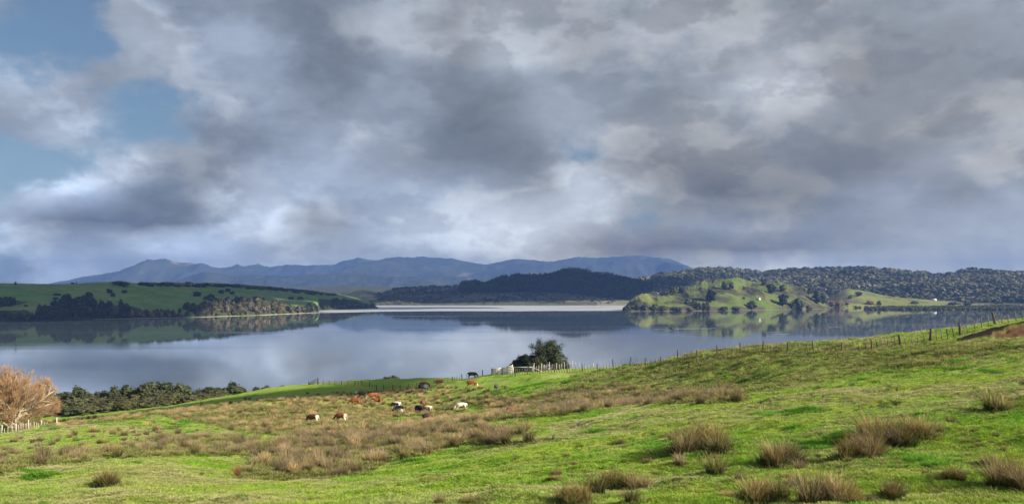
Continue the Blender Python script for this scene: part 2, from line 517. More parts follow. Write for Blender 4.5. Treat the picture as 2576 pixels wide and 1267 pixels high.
HID = [  # hidden or outside the frame: column, distance, drop below the eye
 (0,62,12.5),(150,66,12.9),(300,68,12.9),(450,70,12.9),(0,85,15.2),(300,82,14.3),
 (1000,72,12.9),(1194,78,12.7),(1300,80,12.6),
 (1074,102,15.6),(1228,104,15.0),(1433,106,13.9),(1698,95,11.8),(1900,88,9.9),
 (150,150,23.6),(0,150,24.6),(35,168,25.2),(-200,160,25.5),(-300,112,18.8),(-300,60,12.2),(-300,35,8.4),
 (2504,200,14),(2340,200,14.5),(2100,200,16),(1862,205,17.5),(1705,200,18.5),(1543,215,22),(1427,225,23),(1300,235,23.8),(1188,240,23.5),
 (2504,290,33),(2100,290,33),(1705,290,34),(1427,300,34),(1188,330,34.5),(1000,340,34.5),(800,300,33.5),
 (700,285,33.0),(500,262,33.2),(300,250,33.0),(100,240,33.0),(-200,235,33.0),
 (2850,120,3.2),(2850,62,3.6),(2850,30,4.6),(2850,22,5.2),(2850,200,13),(2850,290,33)]
for c in range(-400, 3000, 400):
    HID += [(c, 15, 4.2 + (1288 - c) / 2600.0), (c, 4, 2.0 + (1288 - c) / 6000.0), (c, 430, 38.5)]
pts = []
for tok in CP.split():
    x, y, D = map(float, tok.split(','))
    pts.append((x, D, (y - HY) / FPX * D))
pts += [tuple(map(float, h)) for h in HID]
pts = np.array(pts)
def tps_coord(x, D): return (np.asarray(x) - CX) / 620.0, 3.4 * np.log(np.asarray(D) / 60.0)
PA, PB = tps_coord(pts[:, 0], pts[:, 1])
def phi(r2): return 0.5 * r2 * np.log(r2 + 1e-12)
nP = len(pts)
Kmat = phi((PA[:, None] - PA[None]) ** 2 + (PB[:, None] - PB[None]) ** 2) + np.eye(nP) * 0.012
Pm = np.stack([np.ones(nP), PA, PB], 1)
Amat = np.block([[Kmat, Pm], [Pm.T, np.zeros((3, 3))]])
sol = np.linalg.solve(Amat, np.concatenate([pts[:, 2], np.zeros(3)]))
def tps(a, b):
    o = np.zeros(a.shape)
    af, bf, of = a.ravel(), b.ravel(), o.ravel()
    for i in range(0, len(af), 40000):
        aa, bb = af[i:i + 40000, None], bf[i:i + 40000, None]
        of[i:i + 40000] = (phi((aa - PA) ** 2 + (bb - PB) ** 2) @ sol[:nP]) + sol[nP] + sol[nP + 1] * aa[:, 0] + sol[nP + 2] * bb[:, 0]
    return of.reshape(a.shape)

NCOL, NROW = 760, 640
X0, X1, D0, D1 = -520.0, 3096.0, 4.0, 430.0
gcol_ = np.linspace(X0, X1, NCOL)
grow_ = np.exp(np.linspace(math.log(D0), math.log(D1), NROW))
# coarse thin-plate evaluation, refined by cubic-ish upsampling (bilinear on a fine coarse grid)
cc = np.linspace(X0, X1, 190); cr_ = np.exp(np.linspace(math.log(D0), math.log(D1), 160))
CCm, CRm = np.meshgrid(cc, cr_)
a_, b_ = tps_coord(CCm, CRm)
Zc = tps(a_, b_)
def upsample(Zc, nr, nc):
    r = np.linspace(0, Zc.shape[0] - 1, nr); c = np.linspace(0, Zc.shape[1] - 1, nc)
    def w(t): # Catmull-Rom weights
        return np.stack([-.5 * t + t * t - .5 * t ** 3, 1 - 2.5 * t * t + 1.5 * t ** 3, .5 * t + 2 * t * t - 1.5 * t ** 3, -.5 * t * t + .5 * t ** 3])
    def ax(Z, q):
        i = np.minimum(np.floor(q).astype(int), Z.shape[0] - 2); t = q - i; ww = w(t)
        return sum(ww[k][:, None] * Z[np.clip(i - 1 + k, 0, Z.shape[0] - 1)] for k in range(4))
    return ax(ax(Zc, r).T, c).T
GC, GD = np.meshgrid(gcol_, grow_)
GX = (GC - CX) / FPX * GD
GY = GD
GZ0 = EYE - upsample(Zc, NROW, NCOL)
GPX, GPY = to_px(GX, GY, GZ0)
# relief: hummocks, small tussocks, contour-following stock tracks on the mid slope
terr = smooth01((GPX - 1350) / 250) * smooth01((GPY - 850) / 40) * smooth01((1010 - GPY) / 40) * smooth01((GD - 62) / 15)
hum = 0.38 * fbm(GX / 6.0, GY / 4.5, 3, 1) + 0.27 * fbm(GX / 1.9, GY / 1.1, 4, 2)
tracks = 1.5 * (0.32 - np.abs(fbm(GX / 12.0 + 0.3 * fbm(GX / 9, GY / 9, 2, 5), GY / 3.4 + 0.05 * GX, 3, 3)))
fade = smooth01((GD - 8) / 10)
GZ = GZ0 + fade * (hum + terr * tracks + 0.10 * np.maximum(0, fbm(GX / 2.4, GY / 1.1, 2, 9)) * smooth01((GD - 18) / 8))
# the clay cutting under the fence at the right
POLY_CLAY = [(2415,858),(2450,840),(2500,828),(2540,818),(2600,806),(2800,790),(2800,838),(2600,845),(2520,852),(2450,858)]
clay = in_poly(GPX + 9 * fbm(GX / 1.3, GY / 1.3, 3, 21), GPY + 4 * fbm(GX / 1.3, GY / 1.3, 3, 22), POLY_CLAY).astype(float) * ((GD < 125) & (GD > 60))
scar = (fbm(GX / 2.6, GY / 0.8, 3, 33) > 0.42) * terr
clay = np.maximum(clay, 0.75 * scar * (fbm(GX / 18, GY / 18, 2, 34) > 0.15))
rim = in_poly(GPX + 6 * fbm(GX / 1.5, GY / 1.5, 3, 23), GPY + 2.5 * fbm(GX / 1.0, GY / 1.0, 3, 24), [(2395,864),(2420,852),(2450,841),(2480,832),(2500,828),(2540,818),(2600,806),(2800,790),(2800,795),(2600,812),(2545,823),(2505,836),(2470,848),(2440,856)]).astype(float) * ((GD < 125) & (GD > 60))  # top edge of the cutting, darkened in colour for its overhang
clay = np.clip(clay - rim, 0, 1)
rank = np.clip(terr * (0.75 + 0.6 * fbm(GX / 9, GY / 3, 3, 36)), 0, 1)
GZ = GZ + fade * (0.15 * rim - 0.30 * clay + 0.22 * clay * fbm(GX / .9, GY / .5, 3, 37))
# pugged ground: hoof holes, bare spots
dirt = smooth01((fbm(GX / 0.9, GY / 0.55, 3, 61) - 0.36) / 0.12) * smooth01((fbm(GX / 7, GY / 6, 3, 62) - 0.02 - 0.25 * (GPX < 1300)) / 0.25) * smooth01((GD - 15) / 5) * smooth01((75 - GD) / 10)
GZ = GZ - 0.09 * dirt
GZ = np.where(GZ < -3, -3, GZ)

POLYS = [  # rush-covered ground: outline (columns, rows as seen from the road), density
 ([(590,1205),(600,1180),(690,1158),(640,1122),(760,1098),(900,1088),(1010,1062),(1130,1040),(1230,1040),(1200,1062),(1080,1085),(990,1140),(935,1188),(800,1208)], 1.0),
 ([(1180,1058),(1230,1012),(1330,1000),(1450,975),(1560,975),(1700,985),(1880,985),(1870,1008),(1700,1016),(1560,1022),(1430,1038),(1300,1052)], 1.0),
 ([(1000,1150),(1000,1130),(1100,1080),(1190,1080),(1290,1068),(1335,1080),(1280,1112),(1180,1120),(1080,1145)], 0.9),
 ([(370,1036),(470,1033),(700,1013),(780,1001),(900,988),(1000,975),(1100,982),(1180,998),(1120,1042),(1000,1052),(900,1088),(760,1098),(600,1088),(540,1068),(450,1057)], 0.55),
 ([(-300,1160),(-300,1215),(0,1190),(150,1168),(300,1149),(480,1142),(640,1150),(700,1120),(600,1100),(450,1100),(300,1120),(150,1135),(0,1150)], 0.55),
 ([(-300,1130),(0,1098),(450,1060),(560,1085),(450,1100),(0,1150),(-300,1180)], 0.055),
 ([(1000,985),(1250,965),(1310,985),(1250,1020),(1100,1045)], 0.28),
 ([(1310,985),(1500,960),(1700,975),(1600,985),(1330,1000)], 0.25),
 ([(1180,1000),(1310,990),(1230,1015),(1130,1040)], 0.5),
 ([(700,1000),(900,985),(1050,985),(1000,1000),(720,1020)], 0.25),
 ([(560,1010),(720,1000),(700,1014),(480,1034)], 0.12),
 ([(100,1066),(300,1048),(520,1018),(560,1026),(300,1058),(140,1078)], 0.35)]
px_, py_ = to_px(GX, GY, GZ)
jit = 16 * fbm(GX / 4, GY / 4, 3, 41)
RUSH = np.zeros(GX.shape)
for poly, d in POLYS:
    m = in_poly(px_ + jit, py_ + 0.5 * jit, poly)
    RUSH = np.maximum(RUSH, m * d)
RUSH *= (GD > 30)
idx = np.arange(NROW * NCOL).reshape(NROW, NCOL)
F = np.stack([idx[:-1, :-1], idx[:-1, 1:], idx[1:, 1:], idx[1:, :-1]], -1).reshape(-1, 4)
V = np.stack([GX, GY, GZ], -1).reshape(-1, 3)
rush_s = RUSH.copy()
for _ in range(2):
    rush_s[1:-1, 1:-1] = (rush_s[1:-1, 1:-1] * 2 + rush_s[:-2, 1:-1] + rush_s[2:, 1:-1] + rush_s[1:-1, :-2] + rush_s[1:-1, 2:]) / 6
me = mesh_np('pasture', V, F, True, {'rush': rush_s.ravel(), 'clay': clay.ravel(), 'overhang_shade': rim.ravel(), 'rank': rank.ravel(), 'dirt': dirt.ravel()}, M_PAST)
tag(link('ground', me), 'green rough pasture sloping down from the camera to the lake', kind='structure')

def ground_z(X, Y):
    X = np.asarray(X, float); Y = np.asarray(Y, float)
    c = (CX + FPX * X / Y - X0) / (X1 - X0) * (NCOL - 1)
    r = np.log(np.maximum(Y, D0) / D0) / math.log(D1 / D0) * (NROW - 1)
    c = np.clip(c, 0, NCOL - 1.001); r = np.clip(r, 0, NROW - 1.001)
    ci = c.astype(int); ri = r.astype(int); fc = c - ci; fr = r - ri
    return (GZ[ri, ci] * (1 - fc) + GZ[ri, ci + 1] * fc) * (1 - fr) + (GZ[ri + 1, ci] * (1 - fc) + GZ[ri + 1, ci + 1] * fc) * fr

def grid_at(A, X, Y):
    c = np.clip((CX + FPX * X / Y - X0) / (X1 - X0) * (NCOL - 1), 0, NCOL - 1)
    r = np.clip(np.log(np.maximum(Y, D0) / D0) / math.log(D1 / D0) * (NROW - 1), 0, NROW - 1)
    return A[np.round(r).astype(int), np.round(c).astype(int)]

def gpoint(X, Y): return Vector((X, Y, float(ground_z(X, Y))))

def hit(x, y):
    """first ground point that the camera sees in column x, row y"""
    Ds = np.exp(np.linspace(math.log(12.0), math.log(330.0), 1500))
    Xs = (x - CX) / FPX * Ds
    Zs = ground_z(Xs, Ds)
    _, yy = to_px(Xs, Ds, Zs)
    k = np.argmax(yy <= y)
    if yy[k] > y: k = int(np.argmin(yy))     # above the skyline: take the crest
    return Vector((Xs[k], Ds[k], Zs[k]))

# visibility of ground points from the camera (used only to leave out what the photo shows nothing of)
vmin = np.minimum.accumulate(py_, axis=0)
VIS = py_ <= vmin + 3.0

# ------------------------------------------------------------------ far land
def hill_mat(name, grass, grass2, bush, bush2, scale, bump_d, rock_lit=None):
    m, n, p, out = new_mat(name)
    pos = n.n('ShaderNodeNewGeometry').outputs['Position']
    cov = n.attr('cover').outputs['Fac']
    f1 = n.noise(pos, scale * 0.22, 5.0, 0.6); f2 = n.noise(pos, scale, 6.0, 0.65)
    g = n.mixc(n.maprange(f1, 0.35, 0.65), tuple(grass) + (1,), tuple(grass2) + (1,))
    g = n.vmath('SCALE', g, scale=n.maprange(f2, 0.3, 0.7, 0.75, 1.25))
    b = n.mixc(n.maprange(f2, 0.35, 0.68), tuple(bush) + (1,), tuple(bush2) + (1,))
    cc_ = n.maprange(n.math('ADD', cov, n.maprange(f2, 0.3, 0.7, -0.22, 0.22)), 0.38, 0.62)
    col = n.mixc(cc_, g, b)
    if rock_lit:
        rk = n.attr('rock_lit').outputs['Fac']
        col = n.mixc(rk, col, n.mixc(f2, tuple(q * 0.7 for q in rock_lit) + (1,), tuple(rock_lit) + (1,)))
    n.put(p.inputs['Base Color'], col)
    p.inputs['Roughness'].default_value = 0.95
    p.inputs['Specular IOR Level'].default_value = 0.05
    bn = n.n('ShaderNodeBump'); bn.inputs['Strength'].default_value = 0.8; bn.inputs['Distance'].default_value = bump_d
    n.put(bn.inputs['Height'], f2); n.put(p.inputs['Normal'], bn.outputs[0])
    return m

class Sheet:
    """a hill between a shoreline and a crest, both surveyed as bearings + distances; the back slope falls away behind the crest"""
    def __init__(s, crest, Ds, Dc, ncol=300, nrow=60, nback=24, power=0.75, amp=6.0, scale=120.0, seed=0, back=0.6, rid=0.0, bump=0.0, bump_s=10.0, crest_noise=0.0):
        cx = np.array([c[0] for c in crest], float); cy = np.array([c[1] for c in crest], float)
        s.x = np.linspace(cx.min(), cx.max(), ncol)
        y = np.interp(s.x, cx, cy)
        if crest_noise: y = y + crest_noise * fbm(s.x / 7.0, s.x * 0 + seed, 4, seed + 3)
        ds = np.interp(s.x, [d[0] for d in Ds], [d[1] for d in Ds])
        dc = np.interp(s.x, [d[0] for d in Dc], [d[1] for d in Dc])
        Hc = EYE - (y - HY) / FPX * dc
        wn = max(3, ncol // 24); ker = np.hanning(2 * wn + 1); ker /= ker.sum()
        def soft(q): return np.convolve(np.pad(q, wn, mode='edge'), ker, 'valid')
        Hs = np.minimum(soft(Hc), Hc + 0.25 * np.abs(Hc)); Hd = Hc - Hs
        t = np.concatenate([np.linspace(0, 1, nrow), 1 + np.linspace(0, 1, nback + 1)[1:] * back])
        T = t[:, None]
        D = ds + (dc - ds) * T
        X = (s.x - CX) / FPX * D
        prof = np.where(T <= 1, np.clip(T, 0, 1) ** power, np.cos(np.clip((T - 1) / back, 0, 1) * math.pi / 2) ** 1.2)
        env = np.minimum(1, T * 5) * np.clip(prof * 1.5, 0, 1)
        nz = amp * fbm(X / scale, D / scale, 4, seed)
        if rid: nz = nz + rid * (1 + 0.9 * smooth01((s.x - 300) / 60) * smooth01((640 - s.x) / 60) * (amp == 60)) * (ridged(X / scale * 0.8, D / scale * 0.45, 5, seed + 7) - 0.6)
        small = bump * fbm(X / bump_s, D / bump_s, 3, seed + 9)
        Z = Hs * prof + Hd * np.clip(prof, 0, 1) ** 5 + nz * env
        for _ in range(3):   # the surveyed crest is what one sees against the sky
            ang = (EYE - Z) / D
            k = np.argmin(ang, axis=0)
            cur = Z[k, np.arange(ncol)]; dk = D[k, np.arange(ncol)]
            want = EYE - (y - HY) / FPX * dk
            f = np.clip(want / np.maximum(cur, 1.0), 0.3, 3.0) - 1
            f0 = soft(f)
            Z = Z * (1 + f0 * np.clip(prof, 0, 1) ** 0.5 + (f - f0) * np.clip(prof, 0, 1) ** 4)
        Z = Z + small * env
        Z = np.where(T == 0, -1.5, Z)
        Z[-1] = -1.5
        s.X, s.D, s.Z, s.T = X, D, np.maximum(Z, -1.5), np.broadcast_to(T, Z.shape)
        s.px, s.py = to_px(s.X, s.D, s.Z)
        s.nrow = nrow
    def build(s, name, mat, attrs=None, label=None):
        nr, nc = s.X.shape
        idx = np.arange(nr * nc).reshape(nr, nc)
        F = np.stack([idx[:-1, :-1], idx[:-1, 1:], idx[1:, 1:], idx[1:, :-1]], -1).reshape(-1, 4)
        me = mesh_np(name, np.stack([s.X, s.D, s.Z], -1).reshape(-1, 3), F, True, {k: a.ravel() for k, a in (attrs or {}).items()}, mat)
        s.o = tag(link(name, me), label, kind='structure')
        return s.o
    def col(s, x):
        q = np.clip((x - s.x[0]) / (s.x[-1] - s.x[0]) * (len(s.x) - 1), 0, len(s.x) - 1.001)
        i = int(q); f = q - i
        return s.X[:, i] * (1 - f) + s.X[:, i + 1] * f, s.D[:, i] * (1 - f) + s.D[:, i + 1] * f, s.Z[:, i] * (1 - f) + s.Z[:, i + 1] * f
    def hit(s, x, y):
        X, D, Z = s.col(x)
        _, py = to_px(X, D, Z)
        py = py[:s.nrow]; 
        k = int(np.argmax(py <= y))
        if py[k] > y: k = int(np.argmin(py))
        if k == 0: return Vector((X[1], D[1], max(Z[1], 0.0)))
        f = (py[k - 1] - y) / max(1e-6, py[k - 1] - py[k]); f = min(1, max(0, f))
        return Vector((X[k - 1] + (X[k] - X[k - 1]) * f, D[k - 1] + (D[k] - D[k - 1]) * f, max(0.0, Z[k - 1] + (Z[k] - Z[k - 1]) * f)))

def LD(y): return EYE * FPX / (y - HY)       # distance of a shoreline seen at row y

# -- blue mountains
mcrest = [(-700,690),(-400,712),(-100,722),(60,722),(106,716),(130,711),(164,706),(191,699),(256,689),(294,682),(328,670),(359,657),(393,653),(417,650),(441,657),(461,662),(478,660),(506,663),(547,674),(574,672),(596,663.5),(615,670),(649,663.5),(677,672),(718,666),(752,666),(800,667),(844,665),(860,656),(879,653),(900,648),(920,651),(945,655),(971,650),(995,646),(1040,647.5),(1057,645),(1091,648),(1142,651),(1180,660),(1221,665),(1255,658),(1296,651),(1347,655),(1392,658),(1419,651.5),(1457,646),(1501,648),(1540,646),(1570,644),(1610,642),(1638,645),(1679,651),(1696,655),(1716,663),(1750,677),(1800,698),(1900,712),(2100,705),(2400,700),(2900,715)]
S_MTN = Sheet(mcrest, [(-700,8600),(2900,8600)], [(-700,12500),(2900,12500)], 620, 70, 12, 0.9, 60, 1100, 3, 0.25, 330, crest_noise=2.0)
M_MTN = hill_mat('mountain_bush', (0.05,0.065,0.04), (0.08,0.085,0.055), (0.025,0.038,0.024), (0.07,0.075,0.05), 0.006, 40.0, (0.36,0.32,0.24))
rock_lit = smooth01((fbm(S_MTN.X / 500, S_MTN.D / 900, 4, 71) - 0.30) / 0.15) * (smooth01((S_MTN.py - 682) / 8) * 0.6 * smooth01((S_MTN.px - 960) / 60) * smooth01((1330 - S_MTN.px) / 60) + 0.8 * smooth01((S_MTN.py - 652) / 6) * smooth01((S_MTN.px - 330) / 50) * smooth01((620 - S_MTN.px) / 40))  # mid-range: pale rock scars; left peak: sunlit area painted as paler ground
S_MTN.build('mountain_range', M_MTN, {'cover': 0.5 + 0.3 * fbm(S_MTN.X / 700, S_MTN.D / 700, 3, 72), 'rock_lit': rock_lit}, 'blue hazy mountain range with its tops in the cloud')
rcrest = [(395,735),(427,712),(460,700),(513,683),(547,687),(581,696),(640,690),(720,694),(800,690),(900,688),(1000,694),(1150,700),(1300,705),(1420,712)]
S_RDG = Sheet(rcrest, [(395,7000),(1420,7000)], [(395,9000),(1420,9000)], 260, 40, 10, 0.9, 30, 700, 13, 0.25, 150, crest_noise=1.6)
S_RDG.build('mountain_spur', M_MTN, {'cover': 0.7 + 0.2 * fbm(S_RDG.X / 500, S_RDG.D / 500, 3, 73), 'rock_lit': np.zeros(S_RDG.X.shape)}, 'darker blue spur in front of the mountain range')
# -- plain with low bush, and the pale sunlit knoll
M_FAR = hill_mat('far_bush', (0.10,0.115,0.06), (0.13,0.125,0.075), (0.045,0.058,0.036), (0.10,0.10,0.075), 0.03, 4.0, (0.36,0.32,0.19))
S_PLN = Sheet([(560,728),(650,724),(705,721),(758,722),(797,722),(856,721),(885,718.5),(905,721),(934,719),(968,720),(1030,722),(1100,727),(1250,728)], [(560,3400),(1250,3400)], [(560,4700),(1250,4700)], 200, 24, 8, 0.8, 6, 300, 23, 0.3, 0, 3, 60, crest_noise=1.0)
S_PLN.build('far_plain', M_FAR, {'cover': 0.75 + 0.3 * fbm(S_PLN.X / 160, S_PLN.D / 300, 3, 74), 'rock_lit': 0.5 * smooth01((S_PLN.px - 880) / 5) * 0}, 'low grey bush country at the foot of the mountains')
S_KNL = Sheet([(800,746),(827,742),(856,738),(880,738),(895,731),(907,729.5),(924,731),(940,733),(953,737),(975,746)], [(800,2560),(975,2560)], [(800,2900),(975,2900)], 90, 20, 8, 0.8, 3, 60, 33, 0.4, 0, 2, 22)
S_KNL.build('pale_knoll', M_FAR, {'cover': 0.25 + 0.35 * fbm(S_KNL.X / 25, S_KNL.D / 25, 3, 75), 'rock_lit': smooth01(0.6 + fbm(S_KNL.X / 30, S_KNL.D / 30, 3, 76))}, 'pale yellow knoll behind the left hill')
# -- dark bush hill across the lake, running on behind the headland
ccrest = [(860,768),(910,751),(954,737),(1009,723),(1074,720),(1125,720),(1159,718),(1190,712),(1218,710),(1250,702),(1276,697.6),(1330,698),(1365,698),(1399,691),(1426,682),(1467,684),(1491,694),(1535,694),(1552,692),(1587,701),(1620,696),(1654,692),(1716,690),(1745,682),(1766,677),(1782,679),(1795,682),(1807,677),(1845,679),(1882,682),(1917,691),(1952,684),(2027,680),(2060,681),(2097,678.6),(2188,677),(2254,684),(2317,690),(2375,697.7),(2420,684),(2441,681),(2503,687),(2576,692),(2700,690),(3000,700)]
S_CTR = Sheet(ccrest, [(860,2360),(1590,2380),(1900,2420),(2200,2330),(3000,2280)], [(860,2700),(1100,3000),(1420,3050),(1600,3100),(1800,3500),(2100,3300),(2600,3000),(3000,2900)], 640, 80, 16, 0.72, 9, 170, 43, 0.35, 16, 2.6, 20, crest_noise=1.0)
M_CTR = hill_mat('bush_hill', (0.16,0.165,0.10), (0.20,0.185,0.12), (0.05,0.062,0.038), (0.11,0.11,0.075), 0.045, 3.0)
pine = in_poly(S_CTR.px + 8 * fbm(S_CTR.X / 60, S_CTR.D / 60, 3, 81), S_CTR.py, [(1155,735),(1160,720),(1200,712),(1215,722),(1260,705),(1300,700),(1420,676),(1480,680),(1550,700),(1640,720),(1640,762),(1500,745),(1400,738),(1300,735),(1220,738)]).astype(float)
cov = 0.52 + 0.35 * fbm(S_CTR.X / 110, S_CTR.D / 110, 4, 82)
cov = np.where(S_CTR.px > 1640, cov + 0.35, cov) + 0.8 * pine
cov = cov + 0.5 * smooth01((S_CTR.py - 757) / 6) * (S_CTR.px < 1500)
S_CTR.build('bush_hill', M_CTR, {'cover': cov}, 'dark bush covered hills along the far shore')
# -- sunlit spur at the foot of the right hills, and the flat behind the mangroves
M_SPUR = hill_mat('spur_pasture', (0.14,0.18,0.050), (0.20,0.195,0.08), (0.05,0.06,0.03), (0.10,0.095,0.06), 0.05, 1.5)
S_SPR = Sheet([(2030,766),(2080,752),(2110,733),(2131,725),(2160,729),(2180,733),(2220,742),(2260,747),(2300,750.5),(2340,754),(2375,756),(2400,757),(2440,763),(2500,766),(2700,766)], [(2030,1990),(2180,2020),(2700,2100)], [(2030,2100),(2131,2260),(2300,2250),(2700,2290)], 200, 30, 8, 0.8, 3, 60, 53, 0.4, 0, 0.8, 15)
S_SPR.build('grassy_spur', M_SPUR, {'cover': 0.33 + 0.42 * fbm(S_SPR.X / 45, S_SPR.D / 45, 4, 84) + 0.5 * smooth01((2150 - S_SPR.px) / 50)}, 'sunlit grassy spur below the dark hills')
# -- headland at the right
hcrest = [(1560,783),(1566,778),(1586,753.5),(1600,744),(1616,738),(1635,738),(1651,745),(1668,737),(1694,724),(1723,724),(1743,718),(1766,708.6),(1801,702.7),(1827,701.7),(1852,696),(1870,700),(1889,706.6),(1919,709.5),(1948,711),(1957,708.5),(1975,711),(1997,718),(2026,723),(2045,738),(2060,750),(2078,766),(2095,777)]
S_HED = Sheet(hcrest, [(1560,LD(782.6)),(1700,LD(782)),(1850,LD(780.5)),(2000,LD(778)),(2095,LD(776))], [(1560,1690),(1616,1720),(1700,1850),(1850,2020),(2000,2060),(2095,1960)], 330, 60, 14, 0.66, 7.0, 65, 63, 0.5, 15, 1.0, 12, crest_noise=0.7)
M_HED = hill_mat('headland_pasture', (0.075,0.125,0.025), (0.150,0.150,0.058), (0.04,0.045,0.026), (0.085,0.075,0.045), 0.05, 1.5)
cov = 0.40 + 0.75 * fbm(S_HED.X / 34, S_HED.D / 38, 4, 85) + 0.35 * smooth01((S_HED.py - 766) / 8) + 0.45 * smooth01((1640 - S_HED.px) / 30) * smooth01((S_HED.py - 755) / 8)
S_HED.build('headland', M_HED, {'cover': cov}, 'green hilly headland on the right of the lake')
# -- long green hill at the left
lcrest = [(-700,690),(-400,700),(-150,708),(0,712),(60,713),(130,714),(180,714),(220,711),(260,709),(285,707.5),(297,706),(318,708),(340,712),(380,709.5),(420,710),(480,712),(520,711.5),(537,710.5),(570,713),(600,714),(650,717),(690,721),(720,725),(760,728),(800,732),(830,736),(850,739),(895,748),(925,756),(940,764),(952,773)]
S_LFT = Sheet(lcrest, [(-700,900),(-300,1000),(0,LD(808)),(240,LD(803)),(480,LD(798)),(640,LD(793)),(780,LD(787)),(797,LD(786)),(806,LD(780)),(870,LD(778)),(952,LD(775.3))], [(-700,1130),(0,1300),(240,1410),(460,1670),(640,1830),(800,2010),(952,2050)], 430, 70, 14, 0.60, 5.0, 90, 93, 0.5, 5, 0.5, 10, crest_noise=0.5)
M_LFT = hill_mat('left_hill_pasture', (0.100,0.215,0.044), (0.185,0.240,0.080), (0.030,0.040,0.022), (0.075,0.075,0.045), 0.05, 1.2)
cov = 0.14 + 0.46 * fbm(S_LFT.X / 70, S_LFT.D / 50, 4, 95) + 0.6 * smooth01((S_LFT.py - np.interp(S_LFT.px, [0, 800], [793, 778])) / 5)
for poly in ([(-50,745),(35,752),(70,760),(20,772),(-50,778)], [(90,790),(130,765),(190,748),(225,740),(240,765),(330,770),(400,790),(100,800)], [(470,770),(560,752),(640,750),(700,762),(800,780),(790,790),(500,796)], [(-50,782),(60,778),(100,800),(-50,808)], [(560,715),(700,722),(790,728),(850,738),(850,742),(720,730),(560,719)], [(350,709),(480,711),(600,714),(600,720),(400,719),(350,716)], [(800,752),(880,752),(950,772),(950,778),(800,779)]):
    cov = cov + 0.8 * in_poly(S_LFT.px + 5 * fbm(S_LFT.X / 20, S_LFT.D / 20, 3, 96), S_LFT.py + 2 * fbm(S_LFT.X / 20, S_LFT.D / 20, 3, 97), poly)
S_LFT.build('left_hill', M_LFT, {'cover': cov + 0.6 * smooth01((S_LFT.px - 765) / 10) * smooth01((S_LFT.py - 766) / 4)}, 'long green hill on the left shore under cloud shade')

# -- thin beaches along two shores
def beach(name, xs, ys, w, mat, label, z=0.25):
    n_ = len(xs); Vv = []
    for i in range(n_):
        D = LD(ys[i]); X = (xs[i] - CX) / FPX * D
        wob = 0.6 + 0.8 * abs(math.sin(i * 1.7) * math.cos(i * 0.61))
        Vv += [(X, D - w * wob, -0.3), (X, D + 1.0, z), (X * (D + 14) / D, D + 14, z + 1.0)]
    Q = []
    for i in range(n_ - 1):
        for k in range(2): Q.append((i * 3 + k, (i + 1) * 3 + k, (i + 1) * 3 + k + 1, i * 3 + k + 1))
    return tag(link(name, mesh_np(name, np.array(Vv), np.array(Q), True, None, mat)), label, kind='structure')
M_SAND = simple_mat('beach_sand', (0.40,0.33,0.23), 0.95, 0.25, 0.15)
bx = list(np.linspace(235, 795, 60))
beach('beach', bx, list(np.interp(bx, [0,240,480,640,780,797], [808,803,798,793,787,786])), 5.0, M_SAND, 'thin pale sand beach below the left shore trees')
bx = list(np.linspace(1562, 2080, 50))
beach('beach', bx, list(np.interp(bx, [1560,1700,1850,2000,2095], [782.6,782,780.5,778,776])), 9.0, simple_mat('shore_stones', (0.22,0.18,0.15), 0.95, 0.3, 0.2), 'thin grey stony shore around the headland')

# ------------------------------------------------------------------ lake
M_WAT, n, p, out = new_mat('lake_water')
pos = n.n('ShaderNodeNewGeometry').outputs['Position']
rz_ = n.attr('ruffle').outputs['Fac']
n.put(p.inputs['Base Color'], n.mixc(rz_, (0.080, 0.105, 0.125, 1), (0.40, 0.41, 0.44, 1)))  # ruffled arm: paler base colour paints in the sky it would reflect
p.inputs['Specular IOR Level'].default_value = 0.5
p.inputs['IOR'].default_value = 1.6
mp = n.n('ShaderNodeMapping'); mp.inputs['Scale'].default_value = (0.25, 1.0, 1.0); n.put(mp.inputs[0], pos)
h1 = n.noise(mp.outputs[0], 0.9, 3.0, 0.55)
calm = n.noise(n.vmath('MULTIPLY', pos, (0.002, 0.012, 0.0)), 1.0, 4.0, 0.6)
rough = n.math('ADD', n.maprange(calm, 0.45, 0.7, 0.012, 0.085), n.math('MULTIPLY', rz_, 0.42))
n.put(p.inputs['Roughness'], rough)
bn = n.n('ShaderNodeBump'); bn.inputs['Strength'].default_value = 0.22; bn.inputs['Distance'].default_value = 0.013
n.put(bn.inputs['Height'], h1); n.put(p.inputs['Normal'], bn.outputs[0])
# sheet of water; beyond the calm line the far arm is ruffled by wind
wd = np.concatenate([np.linspace(40, 1400, 40), np.linspace(1420, 2420, 200), [3000, 5000, 9000, 13500]])
wx = np.linspace(-1400, 4000, 400)
WX, WD = np.meshgrid(wx, wd)
WXX = (WX - CX) / FPX * WD
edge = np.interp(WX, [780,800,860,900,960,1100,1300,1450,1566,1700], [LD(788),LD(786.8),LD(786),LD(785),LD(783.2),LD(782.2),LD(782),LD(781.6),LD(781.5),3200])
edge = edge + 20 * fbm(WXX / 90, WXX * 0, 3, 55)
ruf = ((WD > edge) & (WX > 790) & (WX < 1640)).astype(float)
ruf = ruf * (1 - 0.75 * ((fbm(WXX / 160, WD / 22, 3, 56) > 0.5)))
idx = np.arange(WX.size).reshape(WX.shape)
Fw = np.stack([idx[:-1, :-1], idx[:-1, 1:], idx[1:, 1:], idx[1:, :-1]], -1).reshape(-1, 4)
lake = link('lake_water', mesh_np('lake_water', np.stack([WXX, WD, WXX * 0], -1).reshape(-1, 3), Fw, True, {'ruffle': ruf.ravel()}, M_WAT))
tag(lake, 'calm lake reflecting the clouds with a ruffled pale far arm', kind='structure')
me = mesh_np('lake_bed', np.array([(-13800, -250, -3.2), (13800, -250, -3.2), (13800, 15600, -3.2), (-13800, 15600, -3.2)]), np.array([(0, 1, 2, 3)]), False, None, simple_mat('lake_bed', (0.06, 0.06, 0.045), 0.95, 0.1, 0.01))
